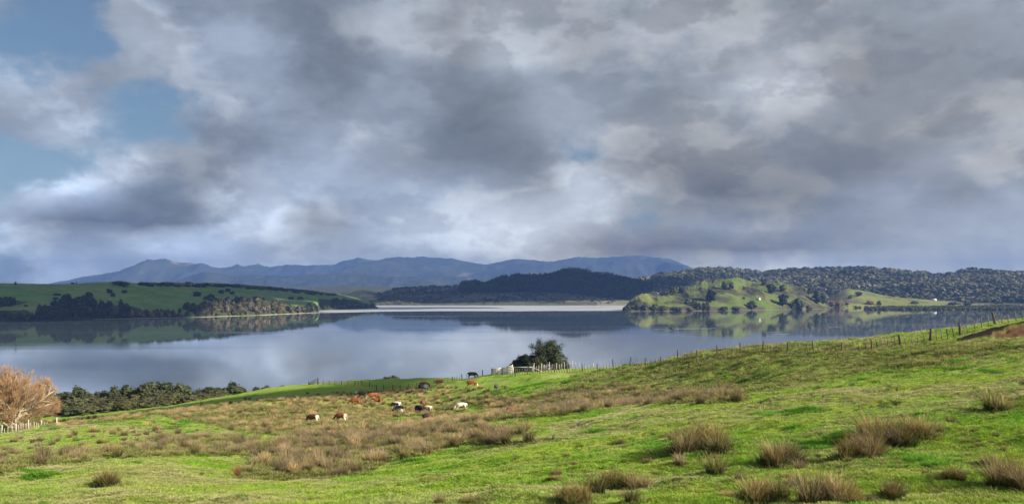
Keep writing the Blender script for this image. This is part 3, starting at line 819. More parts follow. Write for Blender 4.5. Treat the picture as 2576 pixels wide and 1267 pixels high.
tag(link('lake_bed', me), 'dark bed of the lake', kind='structure')

# ------------------------------------------------------------------ haze
HAZE = True
if HAZE:
    mb = MB(); mb.box((0, 7700, 293), (28400, 16400, 600))
    m = bpy.data.materials.new('haze'); m.use_nodes = True
    t = m.node_tree; t.nodes.clear()
    o_ = t.nodes.new('ShaderNodeOutputMaterial'); v_ = t.nodes.new('ShaderNodeVolumePrincipled')
    v_.inputs['Color'].default_value = HAZE_COL + (1,)
    v_.inputs['Density'].default_value = HAZE_DENS
    v_.inputs['Anisotropy'].default_value = 0.0
    t.links.new(v_.outputs[0], o_.inputs['Volume'])
    tag(link('haze', mb.mesh('haze', m)), 'thin blue haze over the lake and hills', kind='stuff')

# ------------------------------------------------------------------ unseen clouds, added outside the frame to cast shade on the left hill, the far hill and the far slope of the paddock
M_SHADE_CLOUD = simple_mat('shade_cloud_white', (0.80, 0.80, 0.82), 1.0, 0.05, 0.01, spec=0.0)
def cloud(puffs, H, label, seed):
    k = 1.0 / math.tan(R(SUN_EL))
    off = Vector((math.sin(R(SUN_AZ)), math.cos(R(SUN_AZ)), 0)) * k
    bm = bmesh.new()
    r_ = random.Random(seed)
    for (X, Y, zg, rx, ry) in puffs:
        for q in range(4):
            j = 0.0 if q == 0 else 0.35
            c = Vector((X + j * rx * r_.uniform(-1, 1), Y + j * ry * r_.uniform(-1, 1), zg)) + off * (H - zg)
            c.z = H + 0.08 * rx * r_.uniform(-1, 1)
            sc = 1.0 if q == 0 else 0.6
            m = Matrix.Translation(c) @ Matrix.Diagonal((rx * sc, ry * sc, 0.10 * rx * sc, 1))
            bmesh.ops.create_icosphere(bm, subdivisions=3, radius=1.0, matrix=m)
    me = bpy.data.meshes.new('cloud'); bm.to_mesh(me); bm.free()
    V = np.zeros(len(me.vertices) * 3, np.float32); me.vertices.foreach_get('co', V); V = V.reshape(-1, 3)
    rr = np.mean([p[3] for p in puffs])
    V[:, 0] += 0.16 * rr * fbm(V[:, 0] / rr * 2.2, V[:, 1] / rr * 2.2, 4, seed)
    V[:, 1] += 0.16 * rr * fbm(V[:, 0] / rr * 2.2 + 9, V[:, 1] / rr * 2.2, 4, seed + 1)
    me.vertices.foreach_set('co', V.ravel()); me.polygons.foreach_set('use_smooth', np.ones(len(me.polygons), bool)); me.update()
    me.materials.append(M_SHADE_CLOUD)
    tag(link('cloud', me), label, kind='structure')
cloud([(-700,1200,25,330,215),(-1150,1120,25,380,260),(-660,1420,30,130,120),(-480,1715,35,180,125),(-330,1890,35,230,130),(-200,2000,20,190,120),(-820,1480,30,260,160)] + [(S_LFT.hit(a_, b_).x, S_LFT.hit(a_, b_).y, S_LFT.hit(a_, b_).z, rx_, ry_) for a_, b_, rx_, ry_ in ((500,750,65,70),(545,741,80,70),(610,739,80,60),(670,743,75,50),(720,751,60,42),(765,762,45,30),(480,727,80,60),(520,728,80,60),(565,729,80,60),(700,757,50,32),(745,762,45,28),(785,768,38,28))], 900, 'unseen cloud added to shade the left hill', 5)
cloud([(-330,2720,40,330,300),(20,2760,60,330,300),(330,2760,60,260,300),(-60,2480,10,420,90)], 900, 'unseen cloud added to shade the far bush hill', 6)
cloud([(-82,186,10,17,17),(-66,190,10,17,19),(-51,200,10,16,24),(-37,213,10,14,30),(-31,238,10,14,24)], 640, 'small unseen cloud added to shade the far slope of the paddock', 7)

# ------------------------------------------------------------------ scatter of uncountable cover (instanced from a few meshes)
def scatter(name, label, P, turn, grow, pick, meshes):
    coll = bpy.data.collections.new(name + '_pieces')
    for i, me in enumerate(meshes):
        o = bpy.data.objects.new('%s_piece_%02d' % (name, i), me); coll.objects.link(o)
    me = bpy.data.meshes.new(name)
    me.vertices.add(len(P)); me.vertices.foreach_set('co', np.asarray(P, np.float32).ravel())
    a = me.attributes.new('turn', 'FLOAT_VECTOR', 'POINT'); a.data.foreach_set('vector', np.asarray(turn, np.float32).ravel())
    a = me.attributes.new('grow', 'FLOAT_VECTOR', 'POINT'); a.data.foreach_set('vector', np.asarray(grow, np.float32).ravel())
    a = me.attributes.new('pick', 'INT', 'POINT'); a.data.foreach_set('value', np.asarray(pick, np.int32))
    o = link(name, me)
    g = bpy.data.node_groups.new(name, 'GeometryNodeTree')
    g.interface.new_socket('Geometry', in_out='INPUT', socket_type='NodeSocketGeometry')
    g.interface.new_socket('Geometry', in_out='OUTPUT', socket_type='NodeSocketGeometry')
    N_ = g.nodes; L = g.links
    gi = N_.new('NodeGroupInput'); go = N_.new('NodeGroupOutput')
    iop = N_.new('GeometryNodeInstanceOnPoints'); ci = N_.new('GeometryNodeCollectionInfo')
    ci.inputs['Collection'].default_value = coll
    ci.inputs['Separate Children'].default_value = True; ci.inputs['Reset Children'].default_value = True
    def na(nm, t):
        q = N_.new('GeometryNodeInputNamedAttribute'); q.data_type = t; q.inputs['Name'].default_value = nm; return q.outputs[0]
    L.new(gi.outputs[0], iop.inputs['Points']); L.new(ci.outputs[0], iop.inputs['Instance'])
    iop.inputs['Pick Instance'].default_value = True
    L.new(na('pick', 'INT'), iop.inputs['Instance Index'])
    L.new(na('turn', 'FLOAT_VECTOR'), iop.inputs['Rotation'])
    L.new(na('grow', 'FLOAT_VECTOR'), iop.inputs['Scale'])
    L.new(iop.outputs[0], go.inputs[0])
    md = o.modifiers.new('scatter', 'NODES'); md.node_group = g
    tag(o, label, kind='stuff')
    return o

def blades(n, base_r, L0, L1, lean, width, seed, segs=3, curl=1.8, droop=0.25, flat=1.0, at=(0, 0), tilt=(0, 0)):
    """a tuft of n curved tapering blades; attribute t runs from root to tip"""
    r_ = np.random.RandomState(seed)
    th = r_.uniform(0, 2 * np.pi, n); rr = base_r * np.sqrt(r_.uniform(0, 1, n))
    bx_, by_ = rr * np.cos(th), rr * np.sin(th) * flat
    ph = th + r_.normal(0, 0.7, n)
    le = np.clip(np.abs(r_.normal(0, lean, n)) + 0.5 * lean * rr / max(base_r, 1e-6), 0.0, 1.3)
    Ln = r_.uniform(L0, L1, n) * (1 - 0.25 * rr / max(base_r, 1e-6))
    wa = r_.uniform(0, np.pi, n)
    V = []; T = []
    for i in range(segs + 1):
        s_ = i / segs
        hx = Ln * np.sin(le) * s_ ** curl; hz = Ln * (s_ - droop * np.sin(le) * s_ ** 2)
        cx_, cy_ = bx_ + hx * np.cos(ph) + at[0] + tilt[0] * hz * s_, by_ + hx * np.sin(ph) + at[1] + tilt[1] * hz * s_
        w = width * (1 - 0.8 * s_) * 0.5
        V.append(np.stack([cx_ - w * np.cos(wa), cy_ - w * np.sin(wa), hz], 1)); V.append(np.stack([cx_ + w * np.cos(wa), cy_ + w * np.sin(wa), hz], 1))
        T += [np.full(n, s_)] * 2
    V = np.concatenate(V); T = np.concatenate(T)
    k = np.arange(n); F = []
    for i in range(segs):
        a = 2 * i * n
        F.append(np.stack([a + k, a + n + k, a + 3 * n + k, a + 2 * n + k], 1))
    return V, np.concatenate(F), T

def blade_mesh(name, mat, *a, **kw):
    V, F, T = blades(*a, **kw)
    return mesh_np(name, V, F, False, {'t': T}, mat)

def joined_blades(name, parts):
    Vs, Fs, Ts, off = [], [], [], 0
    me_mats = []
    mi = []
    for k, (mat, a, kw) in enumerate(parts):
        V, F, T = blades(*a, **kw)
        Vs.append(V); Fs.append(F + off); Ts.append(T); off += len(V); me_mats.append(mat); mi.append(np.full(len(F), k, np.int32))
    me = mesh_np(name, np.concatenate(Vs), np.concatenate(Fs), False, {'t': np.concatenate(Ts)})
    for m in me_mats: me.materials.append(m)
    me.polygons.foreach_set('material_index', np.concatenate(mi)); me.update()
    return me

# ------------------------------------------------------------------ rushes
RUSH_TAN = [joined_blades('tan_rush', [(M_RUSH_TAN, (120, .20, .55, 1.05, .34, .026, 100 + i), {}), (M_RUSH_GREEN, (45, .16, .35, .75, .25, .028, 140 + i), {})]) for i in range(4)]
RUSH_BRN = [joined_blades('brown_rush', [(M_RUSH_BROWN, (130, .22, .55, 1.05, .36, .026, 200 + i), {}), (M_RUSH_GREEN, (40, .18, .35, .7, .25, .028, 240 + i), {})]) for i in range(4)]
RUSH_GRN = [joined_blades('green_rush', [(M_RUSH_GREEN, (120, .22, .45, .95, .33, .026, 300 + i), {}), (M_RUSH_BROWN, (50, .20, .5, .95, .4, .024, 340 + i), {})]) for i in range(3)]
def big_rush(i):
    r_ = random.Random(900 + i); parts = []
    for k in range(r_.randint(4, 6)):
        sc_ = r_.uniform(.55, 1.05); m = r_.choice([M_RUSH_TAN, M_RUSH_BROWN, M_RUSH_BROWN, M_RUSH_OLIVE, M_RUSH_OLIVE])
        o_ = (r_.uniform(-.42, .42), r_.uniform(-.34, .34))
        parts.append((m, (95, .15 * sc_ + .04, .5 * sc_, 1.12 * sc_, r_.uniform(.25, .5), .017, 400 + i * 40 + k), dict(at=o_, tilt=(r_.uniform(-.35, .35), r_.uniform(-.2, .2)))))
        parts.append((M_RUSH_GREEN, (55, .15 * sc_ + .04, .3 * sc_, .75 * sc_, .3, .020, 420 + i * 40 + k), dict(at=o_)))
    parts.append((M_RUSH_GREEN, (150, .48, .18, .5, .55, .02, 440 + i), {}))
    parts.append((M_WEED, (200, .44, .14, .50, .45, .03, 460 + i), {}))
    parts.append((M_DEAD, (40, .45, .3, .8, .75, .016, 480 + i), {}))
    return joined_blades('big_rush', parts)
RUSH_BIG = [big_rush(i) for i in range(8)]
RUSH_ALL = RUSH_TAN + RUSH_BRN + RUSH_GRN      # pick 0-3 tan, 4-7 brown, 8-10 green

NB = 90000
cx_ = RS.uniform(-120, 2700, NB); cd = 28.0 * (205.0 / 28.0) ** np.sqrt(RS.uniform(0, 1, NB))
cX = (cx_ - CX) / FPX * cd; cY = cd
# uniform per square metre: thin out by the sampling density
dens = grid_at(RUSH, cX, cY)
clump = np.clip(0.62 + 1.1 * fbm(cX / 2.6, cY / 2.6, 3, 131), 0, 1.2)
area_pdf = NB * (2 * np.log(cd / 28.0) / np.log(205 / 28.0) ** 2 / cd) / (2820 / FPX * cd)
keep = RS.uniform(0, 1, NB) < np.clip(dens * clump * 1.35 / np.maximum(area_pdf, 1e-4), 0, 1)
keep &= grid_at(VIS, cX, cY)
cX, cY, cd, cx_ = cX[keep], cY[keep], cd[keep], cx_[keep]
cZ = ground_z(cX, cY) - 0.04
golden = (smooth01((cd - 92) / 25) * smooth01((1330 - cx_) / 120)) > RS.uniform(0, 1, len(cX))
u = RS.uniform(0, 1, len(cX))
pick = np.where(u > 0.78, 8 + RS.randint(0, 3, len(cX)), np.where(golden | (u < 0.12), RS.randint(0, 4, len(cX)), 4 + RS.randint(0, 4, len(cX))))
sc = (0.42 + 0.74 * RS.uniform(0, 1, len(cX)) ** 0.8) * np.where(cd > 110, 0.95, 1.08)
order = np.argsort(cd / sc)
near_n = 190
print('rush clumps', len(cX))
near, rest = order[:near_n], order[near_n:]
for i in near:
    z = float(cZ[i])
    q_ = float(cx_[i])
    lab = ('dull brown rush clump among the others at the lower left of the paddock' if q_ < 560 else 'rush clump at the left end of the brown belt beside the gully' if q_ < 720 else 'rush clump on the near edge of the brown belt left of its middle' if q_ < 880 else 'rush clump in the middle of the brown belt below the cattle' if q_ < 1010 else 'rush clump toward the right end of the lower brown belt' if q_ < 1190 else 'rush clump in the small belt between the two green slopes')
    o = link('rush_clump', RUSH_ALL[pick[i]], None, (cX[i], cY[i], z), (0, 0, RS.uniform(0, 6.28)), (sc[i], sc[i], sc[i] * 1.05))
    tag(o, lab, 'rush clump', 'rush clumps of the gully belt' if cx_[i] > 560 else 'rush clumps at the lower left')
turn = np.zeros((len(rest), 3)); turn[:, 2] = RS.uniform(0, 6.28, len(rest)); turn[:, 0] = RS.normal(0, .16, len(rest))
scatter('rushes', 'belts of brown and golden rushes across the paddock', np.stack([cX[rest], cY[rest], cZ[rest]], 1), turn, np.stack([sc[rest] * RS.uniform(.9, 1.4, len(rest)), sc[rest] * RS.uniform(.9, 1.4, len(rest)), sc[rest]], 1), pick[rest], RUSH_ALL)

# single clumps that stand out in the foreground: column, row of the foot, height in rows, mesh kind, label
SOLO = [
 (265,1224,46,'b','lone brown rush clump with a black base in the lower left grass'),
 (597,1200,34,'d','small reddish dead bush where the gully starts'),
 (1392,1106,26,'t','grey thistle, the larger of two, on the bare middle slope'),
 (1455,1074,20,'t','grey thistle, the smaller of two, on the bare middle slope'),
 (1448,1266,66,'b','tall tan rush clump at the bottom edge, left end of the lower row'),
 (1500,1240,48,'g','dark based rush clump behind the tan one at the bottom edge'),
 (1545,1222,44,'b','brown feathery rush clump crowning the lower row'),
 (1612,1228,40,'b','short rush clump at the right end of the lower row'),
 (1590,1262,34,'g','low green rush clump at the bottom edge below the short one'),
 (1105,1266,26,'n','orange brown rush tip poking over the bottom edge'),
 (1180,1266,24,'g','low dull clump by the bottom edge right of the orange tip'),
 (1722,1146,62,'b','pale left half of the twin rush clump on the slope'),
 (1775,1128,80,'b','tallest tan rush clump with a plume leaning right'),
 (1808,1140,50,'g','right half of the twin rush clump on the slope'),
 (1800,1192,46,'g','rounded green rush clump below the twin clump'),
 (1712,1170,28,'n','flattened brown rush clump below the pale half'),
 (1690,1110,22,'g','small dark weedy clump left of the twin clump'),
 (1948,1168,66,'b','single rush clump with one white dead stalk'),
 (1982,1166,56,'b','golden back half of the single rush clump'),
 (2012,1182,28,'n','small reddish tussock at the right foot of the single clump'),
 (2150,1152,66,'b','dark footed rush clump leaning out at the left of the row of three'),
 (2182,1146,66,'b','upright rush clump beside the dark footed one'),
 (2204,1114,66,'b','pale pinkish rush clump at the top of the row'),
 (2270,1116,62,'b','rush clump with a black hole at its foot'),
 (2308,1102,56,'b','brown rush clump at the right end of the row'),
 (2360,1086,28,'g','low olive tussock right of the row of rush clumps'),
 (2500,1032,50,'g','dark bushy rush clump on the right hand rise'),
 (2530,1034,36,'g','black based clump beside the dark bushy one'),
 (2396,1204,44,'b','thin rush clump with a black foot near the right edge'),
 (2484,1168,26,'g','low green tussock below the right hand rise'),
 (2520,1216,50,'g','olive rush clump left of the large dark one'),
 (2560,1222,76,'b','large dark rush clump at the right edge'),
 (1900,1262,64,'b','left clump of the big brown bed at the bottom edge'),
 (1960,1258,56,'g','green clump in the middle of the big brown bed'),
 (2035,1266,62,'n','brown clump in the middle of the big brown bed'),
 (2085,1258,72,'b','tall pinkish clump in the big brown bed'),
 (2140,1266,60,'b','right clump of the big brown bed at the bottom edge'),
 (2240,1248,46,'b','small rush clump standing apart right of the big bed'),
 (2010,1222,34,'g','low weedy clump behind the big brown bed'),
 (1860,1206,22,'n','flat dead tussock between the single clump and the big bed'),
 (1330,1112,30,'n','orange green rush clump at the right end of the small belt'),
 (1560,1118,16,'g','small dark weed on the bare middle slope'),
 (2390,1064,20,'g','dark weed on the right hand rise beside bare earth'),
]
SKIRT = []
DEADB = blade_mesh('dead_bush', M_DEAD, 140, .12, .4, 1.0, .55, .022, 501)
THIS = blade_mesh('thistle', M_THISTLE, 46, .05, .5, 1.0, .28, .035, 502)
for k, (x, y, h, kind, lab) in enumerate(SOLO):
    pt = hit(x, min(y, 1266)); H = h * pt.y / FPX
    me = {'b': RUSH_BIG[k % 8], 'g': RUSH_GRN[k % 3], 'n': RUSH_BRN[k % 4], 'd': DEADB, 't': THIS}[kind]
    nm = {'d': 'dead_bush', 't': 'thistle'}.get(kind, 'rush_clump')
    top = max(v.co.z for v in me.vertices) * 0.72
    SKIRT.append((pt.x, pt.y, H))
    H = H / top
    w = H * (0.95 if kind == 'b' else 1.15 if kind in 'gn' else 0.8)
    pt.z -= 0.04
    tag(link(nm, me, None, pt, (0, 0, rnd.uniform(0, 6.28)), (w, w, H)), lab, {'d': 'bush', 't': 'thistle'}.get(kind, 'rush clump'), 'single clumps on the near slope')
# scattered clumps on the left knoll and over the right slope
def scattered(poly, step, hr, lab, grp, kinds):
    xs = [q[0] for q in poly]; ys = [q[1] for q in poly]
    for _ in range(step):
        x, y = rnd.uniform(min(xs), max(xs)), rnd.uniform(min(ys), max(ys))
        if not in_poly(np.array([x]), np.array([y]), poly)[0]: continue
        pt = hit(x, y); H = rnd.uniform(*hr); w = H * rnd.uniform(1.1, 1.7)
        pt.z -= 0.04
        tag(link('rush_clump', rnd.choice(kinds), None, pt, (0, 0, rnd.uniform(0, 6.28)), (w, w, H)), lab, 'rush clump', grp)
scattered([(20,1110),(440,1068),(560,1090),(430,1105),(140,1140),(20,1150)], 60, (0.5, 0.85), 'small brown tussock scattered on the sunlit left knoll', 'tussocks on the left knoll', RUSH_BRN + RUSH_GRN)
scattered([(1500,985),(1720,930),(2000,915),(2200,905),(2100,960),(1800,980)], 22, (0.3, 0.6), 'low dull tussock on the trampled slope below the ridge fence', 'tussocks below the ridge fence', RUSH_GRN)
scattered([(1350,1150),(2560,1075),(2560,1260),(1400,1260)], 90, (0.16, 0.34), 'ankle high olive weed tuft in the near right grass', 'weed tufts in the near grass', RUSH_GRN + RUSH_BIG[:1])
scattered([(0,1200),(560,1170),(1300,1150),(1300,1260),(0,1260)], 40, (0.13, 0.26), 'ankle high olive weed tuft in the near left grass', 'weed tufts in the near grass', RUSH_GRN)

# ------------------------------------------------------------------ grass
GV = [blade_mesh('grass_tuft', M_GRASS, 16, .10, .045, .12, .8, .016, 600 + i, segs=2) for i in range(4)]
GL = [blade_mesh('lush_tuft', M_LUSH, 22, .11, .08, .20, .75, .018, 620 + i, segs=2) for i in range(3)]
GR = [blade_mesh('rank_tuft', M_RANK, 22, .13, .08, .22, .8, .018, 640 + i, segs=2) for i in range(3)]
GS = [blade_mesh('straw_tuft', M_STRAW, 16, .10, .05, .14, .85, .014, 660 + i, segs=2) for i in range(3)]
NG = 420000
gx = RS.uniform(-320, 2960, NG); gd = 19.0 * (150 / 19.0) ** RS.uniform(0, 1, NG) ** 1.0
gX = (gx - CX) / FPX * gd; gY = gd
ok = (grid_at(clay, gX, gY) < 0.3) & (grid_at(rim, gX, gY) < 0.3) & (grid_at(dirt, gX, gY) < RS.uniform(.2, 1.2, NG)) & grid_at(VIS, gX, gY)
gX, gY, gd = gX[ok], gY[ok], gd[ok]
lush = fbm(gX / 2.3, gY / 1.5, 3, 151) + 0.6 * fbm(gX / 14, gY / 14, 2, 152)
isl = lush > 0.62
gs = RS.uniform(.6, 1.3, len(gX)) * (1 + np.clip(gd - 40, 0, 100) / 70) * np.where(isl, 1.15, 1.0)
gp = np.where(isl, 4 + RS.randint(0, 3, len(gX)), RS.randint(0, 4, len(gX)))
isr = RS.uniform(0, 1, len(gX)) < np.clip(np.maximum(grid_at(rank, gX, gY) * .42, .6 * (grid_at(RUSH, gX, gY) > .3)), 0, .85)
gp = np.where(isr, 7 + RS.randint(0, 3, len(gX)), gp)
dry = fbm(gX / 5.0, gY / 3.0, 3, 153) + 0.8 * fbm(gX / 22, gY / 16, 2, 154)
iss = ~isr & ~isl & (RS.uniform(-.15, .55, len(gX)) < dry)
gp = np.where(iss, 10 + RS.randint(0, 3, len(gX)), gp)
gs = np.where(isr, gs * RS.uniform(.8, 1.6, len(gX)), gs)
# rank growth and litter round the foot of the single clumps
sx, sy, sp, ss = [], [], [], []
for X, Y, H in SKIRT:
    for _ in range(70):
        t_ = rnd.uniform(0, 6.28); r_q = H * (0.25 + abs(rnd.gauss(0, .5)))
        sx.append(X + math.cos(t_) * r_q * 1.3); sy.append(Y + math.sin(t_) * r_q); sp.append(rnd.choice((7, 8, 9, 7, 8, 9, 10, 11, 4))); ss.append(rnd.uniform(.7, 1.9) * max(.5, min(1.3, H)))
gX = np.concatenate([gX, sx]); gY = np.concatenate([gY, sy]); gp = np.concatenate([gp, sp]); gs = np.concatenate([gs, ss])
turn = np.zeros((len(gX), 3)); turn[:, 2] = RS.uniform(0, 6.28, len(gX))
scatter('grass', 'short grazed pasture grass with brighter lush patches', np.stack([gX, gY, ground_z(gX, gY) - 0.01], 1), turn, np.stack([gs * 1.25, gs * 1.25, gs * .85], 1), gp, GV + GL + GR + GS)

# ------------------------------------------------------------------ trees
def crown_mesh(name, blobs, n, size, seed, out=0.75, mat=M_LEAF, tri=False):
    """leaf clumps spread through a set of overlapping ellipsoids; attribute shade varies clump by clump"""
    r_ = np.random.RandomState(seed)
    B = np.array(blobs, float)
    vol = np.prod(B[:, 3:6], axis=1) ** 0.7
    b = B[r_.choice(len(B), n, p=vol / vol.sum())]
    d = r_.normal(0, 1, (n, 3)); d /= np.linalg.norm(d, axis=1)[:, None]
    rad = r_.uniform(0.25, 1.0, n) ** 0.45
    rad *= 1 + 0.12 * r_.normal(0, 1, n)
    P = b[:, :3] + d * b[:, 3:6] * rad[:, None]
    P[:, 2] = np.maximum(P[:, 2], 0.02)
    nrm = d * out + r_.normal(0, 1, (n, 3)) * (1 - out) * 0.9 + np.array([0, 0, 0.25]); nrm /= np.linalg.norm(nrm, axis=1)[:, None]
    a = np.cross(nrm, r_.normal(0, 1, (n, 3))); a /= np.linalg.norm(a, axis=1)[:, None]; c = np.cross(nrm, a)
    s = size * r_.uniform(0.55, 1.35, n)[:, None]
    e = r_.uniform(0.6, 1.0, n)[:, None]
    if tri:
        V = np.concatenate([P - a * s, P + a * s * .8 + c * s * .5, P + c * s * e - nrm * s * .25])
        k = np.arange(n); F = np.stack([k, k + n, k + 2 * n], 1); rep = 3
    else:
        V = np.concatenate([P - a * s - c * s * e * .7, P + a * s * .8 - c * s * e, P + a * s + c * s * e * .8, P - a * s * .7 + c * s * e])
        k = np.arange(n); F = np.stack([k, k + n, k + 2 * n, k + 3 * n], 1); rep = 4
    grp = vnoise(P[:, 0] / size / 2.5 + seed, P[:, 1] / size / 2.5 + P[:, 2] / size / 2.1, seed) + 0.5
    sh = np.clip(0.6 * grp + 0.4 * r_.uniform(0, 1, n), 0, 1)
    return mesh_np(name, V, F, False, {'shade': np.tile(sh, rep)}, mat)

def lumpy(seed, h0, h1, w, n):
    """ellipsoid lobes filling a crown between heights h0 and h1 of width w (unit tree)"""
    r_ = random.Random(seed); L = [(0, 0, (h0 + h1) / 2, w * .34, w * .34, (h1 - h0) * .42)]
    for i in range(n):
        z = r_.uniform(h0 + .1 * (h1 - h0), h1 - .14 * (h1 - h0)); q = (z - h0) / (h1 - h0)
        r0 = w * .5 * (1 - max(0, q - .45) * 1.15) * r_.uniform(.45, .8); t = r_.uniform(0, 6.28)
        rr = w * r_.uniform(.13, .23)
        L.append((math.cos(t) * r0, math.sin(t) * r0, z, rr, rr, rr * r_.uniform(.7, 1.0)))
    return L

def trunk_mesh(name, h, r, mat, lean=0.03, seed=0):
    mb = MB(); r_ = random.Random(seed)
    p = [(0, 0, -0.05), (r_.uniform(-lean, lean), r_.uniform(-lean, lean), h * .5), (r_.uniform(-2 * lean, 2 * lean), r_.uniform(-2 * lean, 2 * lean), h)]
    mb.tube(p, [r, r * .75, r * .4], 6)
    for k in range(3):
        t = r_.uniform(0, 6.28)
        q = Vector(p[1]) + (Vector(p[2]) - Vector(p[1])) * r_.uniform(0, .6)
        mb.tube([q, q + Vector((math.cos(t) * .12, math.sin(t) * .12, .14))], [r * .45, r * .2], 5)
    return mb.mesh(name, mat, True)

# unit trees (height 1): crown + trunk meshes
KINDS = {}
KINDS['round'] = [(crown_mesh('round_crown', lumpy(700 + i, .10, 1.0, .95, 11), 620, .075, 700 + i), trunk_mesh('trunk', .5, .035, M_BARK, seed=i)) for i in range(5)]
KINDS['oval'] = [(crown_mesh('oval_crown', lumpy(720 + i, .06, 1.0, .62, 12), 560, .062, 720 + i), trunk_mesh('trunk', .5, .03, M_BARK, seed=i)) for i in range(4)]
KINDS['low'] = [(crown_mesh('low_crown', lumpy(740 + i, .0, 1.0, 1.9, 14), 520, .14, 740 + i), trunk_mesh('stem', .4, .05, M_BARK, seed=i)) for i in range(4)]
def pine_blobs(seed):
    r_ = random.Random(seed); L = []
    for i in range(13):
        z = .16 + .8 * i / 12.0; rr = .30 * (1 - (z - .1) ** 1.5) + .02; t = r_.uniform(0, 6.28)
        L.append((math.cos(t) * rr * .4, math.sin(t) * rr * .4, z, rr * .75, rr * .75, .055))
    return L
KINDS['pine'] = [(crown_mesh('pine_crown', pine_blobs(760 + i), 520, .055, 760 + i, .5), trunk_mesh('trunk', .8, .028, M_BARK, seed=i)) for i in range(3)]
KINDS['mangrove'] = [(crown_mesh('mangrove_crown', lumpy(780 + i, .04, 1.0, 1.05, 18), 2600, .042, 780 + i), trunk_mesh('trunk', .6, .03, M_BARK, seed=i)) for i in range(5)]
NAME = {'round': 'broadleaf_tree', 'oval': 'tall_tree', 'low': 'shrub', 'pine': 'conifer', 'mangrove': 'mangrove_tree'}
PART = {'round': ('crown', 'trunk'), 'oval': ('crown', 'trunk'), 'low': ('foliage', 'stem'), 'pine': ('crown', 'trunk'), 'mangrove': ('crown', 'trunk')}
CATG = {'round': 'tree', 'oval': 'tree', 'low': 'shrub', 'pine': 'tree', 'mangrove': 'tree'}
def tree(kind, pt, h, w, col, label, group=None, sink=0.03):
    cm, tm = rnd.choice(KINDS[kind])
    nat = {'round': .95, 'oval': .62, 'low': 1.9, 'pine': .6, 'mangrove': 1.05}[kind]
    wx = w / nat
    root = empty(NAME[kind], (pt[0], pt[1], pt[2] - sink * h), rnd.uniform(0, 6.28), (wx, wx, h))
    tag(root, label, CATG[kind], group)
    c = link(PART[kind][0], cm, root); v = rnd.uniform(.82, 1.2)
    c.color = (col[0] * v * rnd.uniform(.93, 1.07), col[1] * v, col[2] * v * rnd.uniform(.9, 1.1), 1)
    link(PART[kind][1], tm, root)
    return root

DARK = (0.046, 0.062, 0.030); OLIVE = (0.075, 0.085, 0.032); BROWN = (0.125, 0.105, 0.058); PALE = (0.26, 0.23, 0.095); LGREEN = (0.095, 0.14, 0.04); GREYG = (0.075, 0.09, 0.05); PINK = (0.30, 0.19, 0.14)
def px_tree(S, kind, x, y, h, w, col, label, group=None):
    pt = S.hit(x, y); k = pt.y / FPX
    return tree(kind, pt, h * k, w * k, col, label, group)

def wood(S, poly, n, hr, wr, kinds, cols, label, group, gap=6.0):
    xs = [q[0] for q in poly]; ys = [q[1] for q in poly]; got = []
    tries = 0
    while len(got) < n and tries < n * 40:
        tries += 1
        x, y = rnd.uniform(min(xs), max(xs)), rnd.uniform(min(ys), max(ys))
        if not in_poly(np.array([x]), np.array([y]), poly)[0]: continue
        if any((x - a) ** 2 + (3 * (y - b)) ** 2 < gap * gap for a, b in got): continue
        got.append((x, y))
    x0_, x1_ = min(xs), max(xs)
    for x, y in sorted(got, key=lambda q: q[1]):
        lab = label
        if n >= 40:
            f = (x - x0_) / (x1_ - x0_)
            lab = label + (', left part' if f < .25 else ', left of its middle' if f < .5 else ', right of its middle' if f < .75 else ', right part')
        px_tree(S, rnd.choice(kinds), x, y, rnd.uniform(*hr), rnd.uniform(*wr), rnd.choice(cols), lab, group)

L = S_LFT
wood(L, [(95,796),(128,772),(160,762),(195,758),(222,752),(240,770),(285,780),(318,779),(345,798),(330,800),(110,801)], 52, (18, 31), (16, 28), ['round', 'round', 'oval'], [DARK, DARK, (0.045,0.05,0.03)], 'dark bush tree in the thick wood below the left hill', 'dark wood below the left hill', 10)
wood(L, [(-8,792),(30,790),(100,800),(240,800),(240,803),(-8,807)], 26, (9, 15), (12, 22), ['low', 'round'], [GREYG, OLIVE, DARK], 'grey green shrub along the left water edge', 'shrubs along the left water edge', 8)
wood(L, [(320,798),(345,792),(420,789),(480,789),(480,797),(330,800)], 24, (11, 20), (9, 15), ['oval', 'round'], [PALE, PALE, BROWN, OLIVE], 'sunlit pale tree along the beach of the left shore', 'sunlit trees along the left beach', 9)
wood(L, [(480,782),(530,768),(580,760),(640,757),(700,768),(770,782),(770,787),(500,796)], 66, (14, 22), (13, 21), ['round', 'round', 'oval'], [BROWN, (0.155,0.13,0.075), OLIVE, (0.12,0.10,0.06), GREYG], 'brownish bush tree in the wood on the left point', 'brown wood on the left point', 9)
wood(L, [(500,796),(600,793.5),(780,787),(780,785),(600,791),(500,793)], 16, (7, 12), (8, 13), ['round', 'oval'], [PALE, OLIVE, LGREEN], 'small pale tree at the foot of the brown wood', 'small trees at the foot of the brown wood', 9)
px_tree(L, 'round', 783, 787.5, 31, 27, DARK, 'tall dark tree on the tip of the left point')
px_tree(L, 'round', 771, 788, 22, 18, DARK, 'dark tree just left of the tall one on the tip of the left point')
px_tree(L, 'round', 545, 795, 16, 22, LGREEN, 'rounded light green tree on the left beach')
px_tree(L, 'round', 608, 793, 11, 14, LGREEN, 'small rounded green tree on the left beach right of the light green one')
px_tree(L, 'round', 222, 789, 22, 34, (0.065,0.10,0.045), 'rounded grey green willow in front of the dark wood')
wood(L, [(806,772),(860,764),(900,766),(944,773),(940,775),(808,779)], 24, (8, 13), (10, 16), ['round', 'low'], [DARK, OLIVE, BROWN], 'bush tree on the low spit behind the left point', 'bush on the low spit', 8)
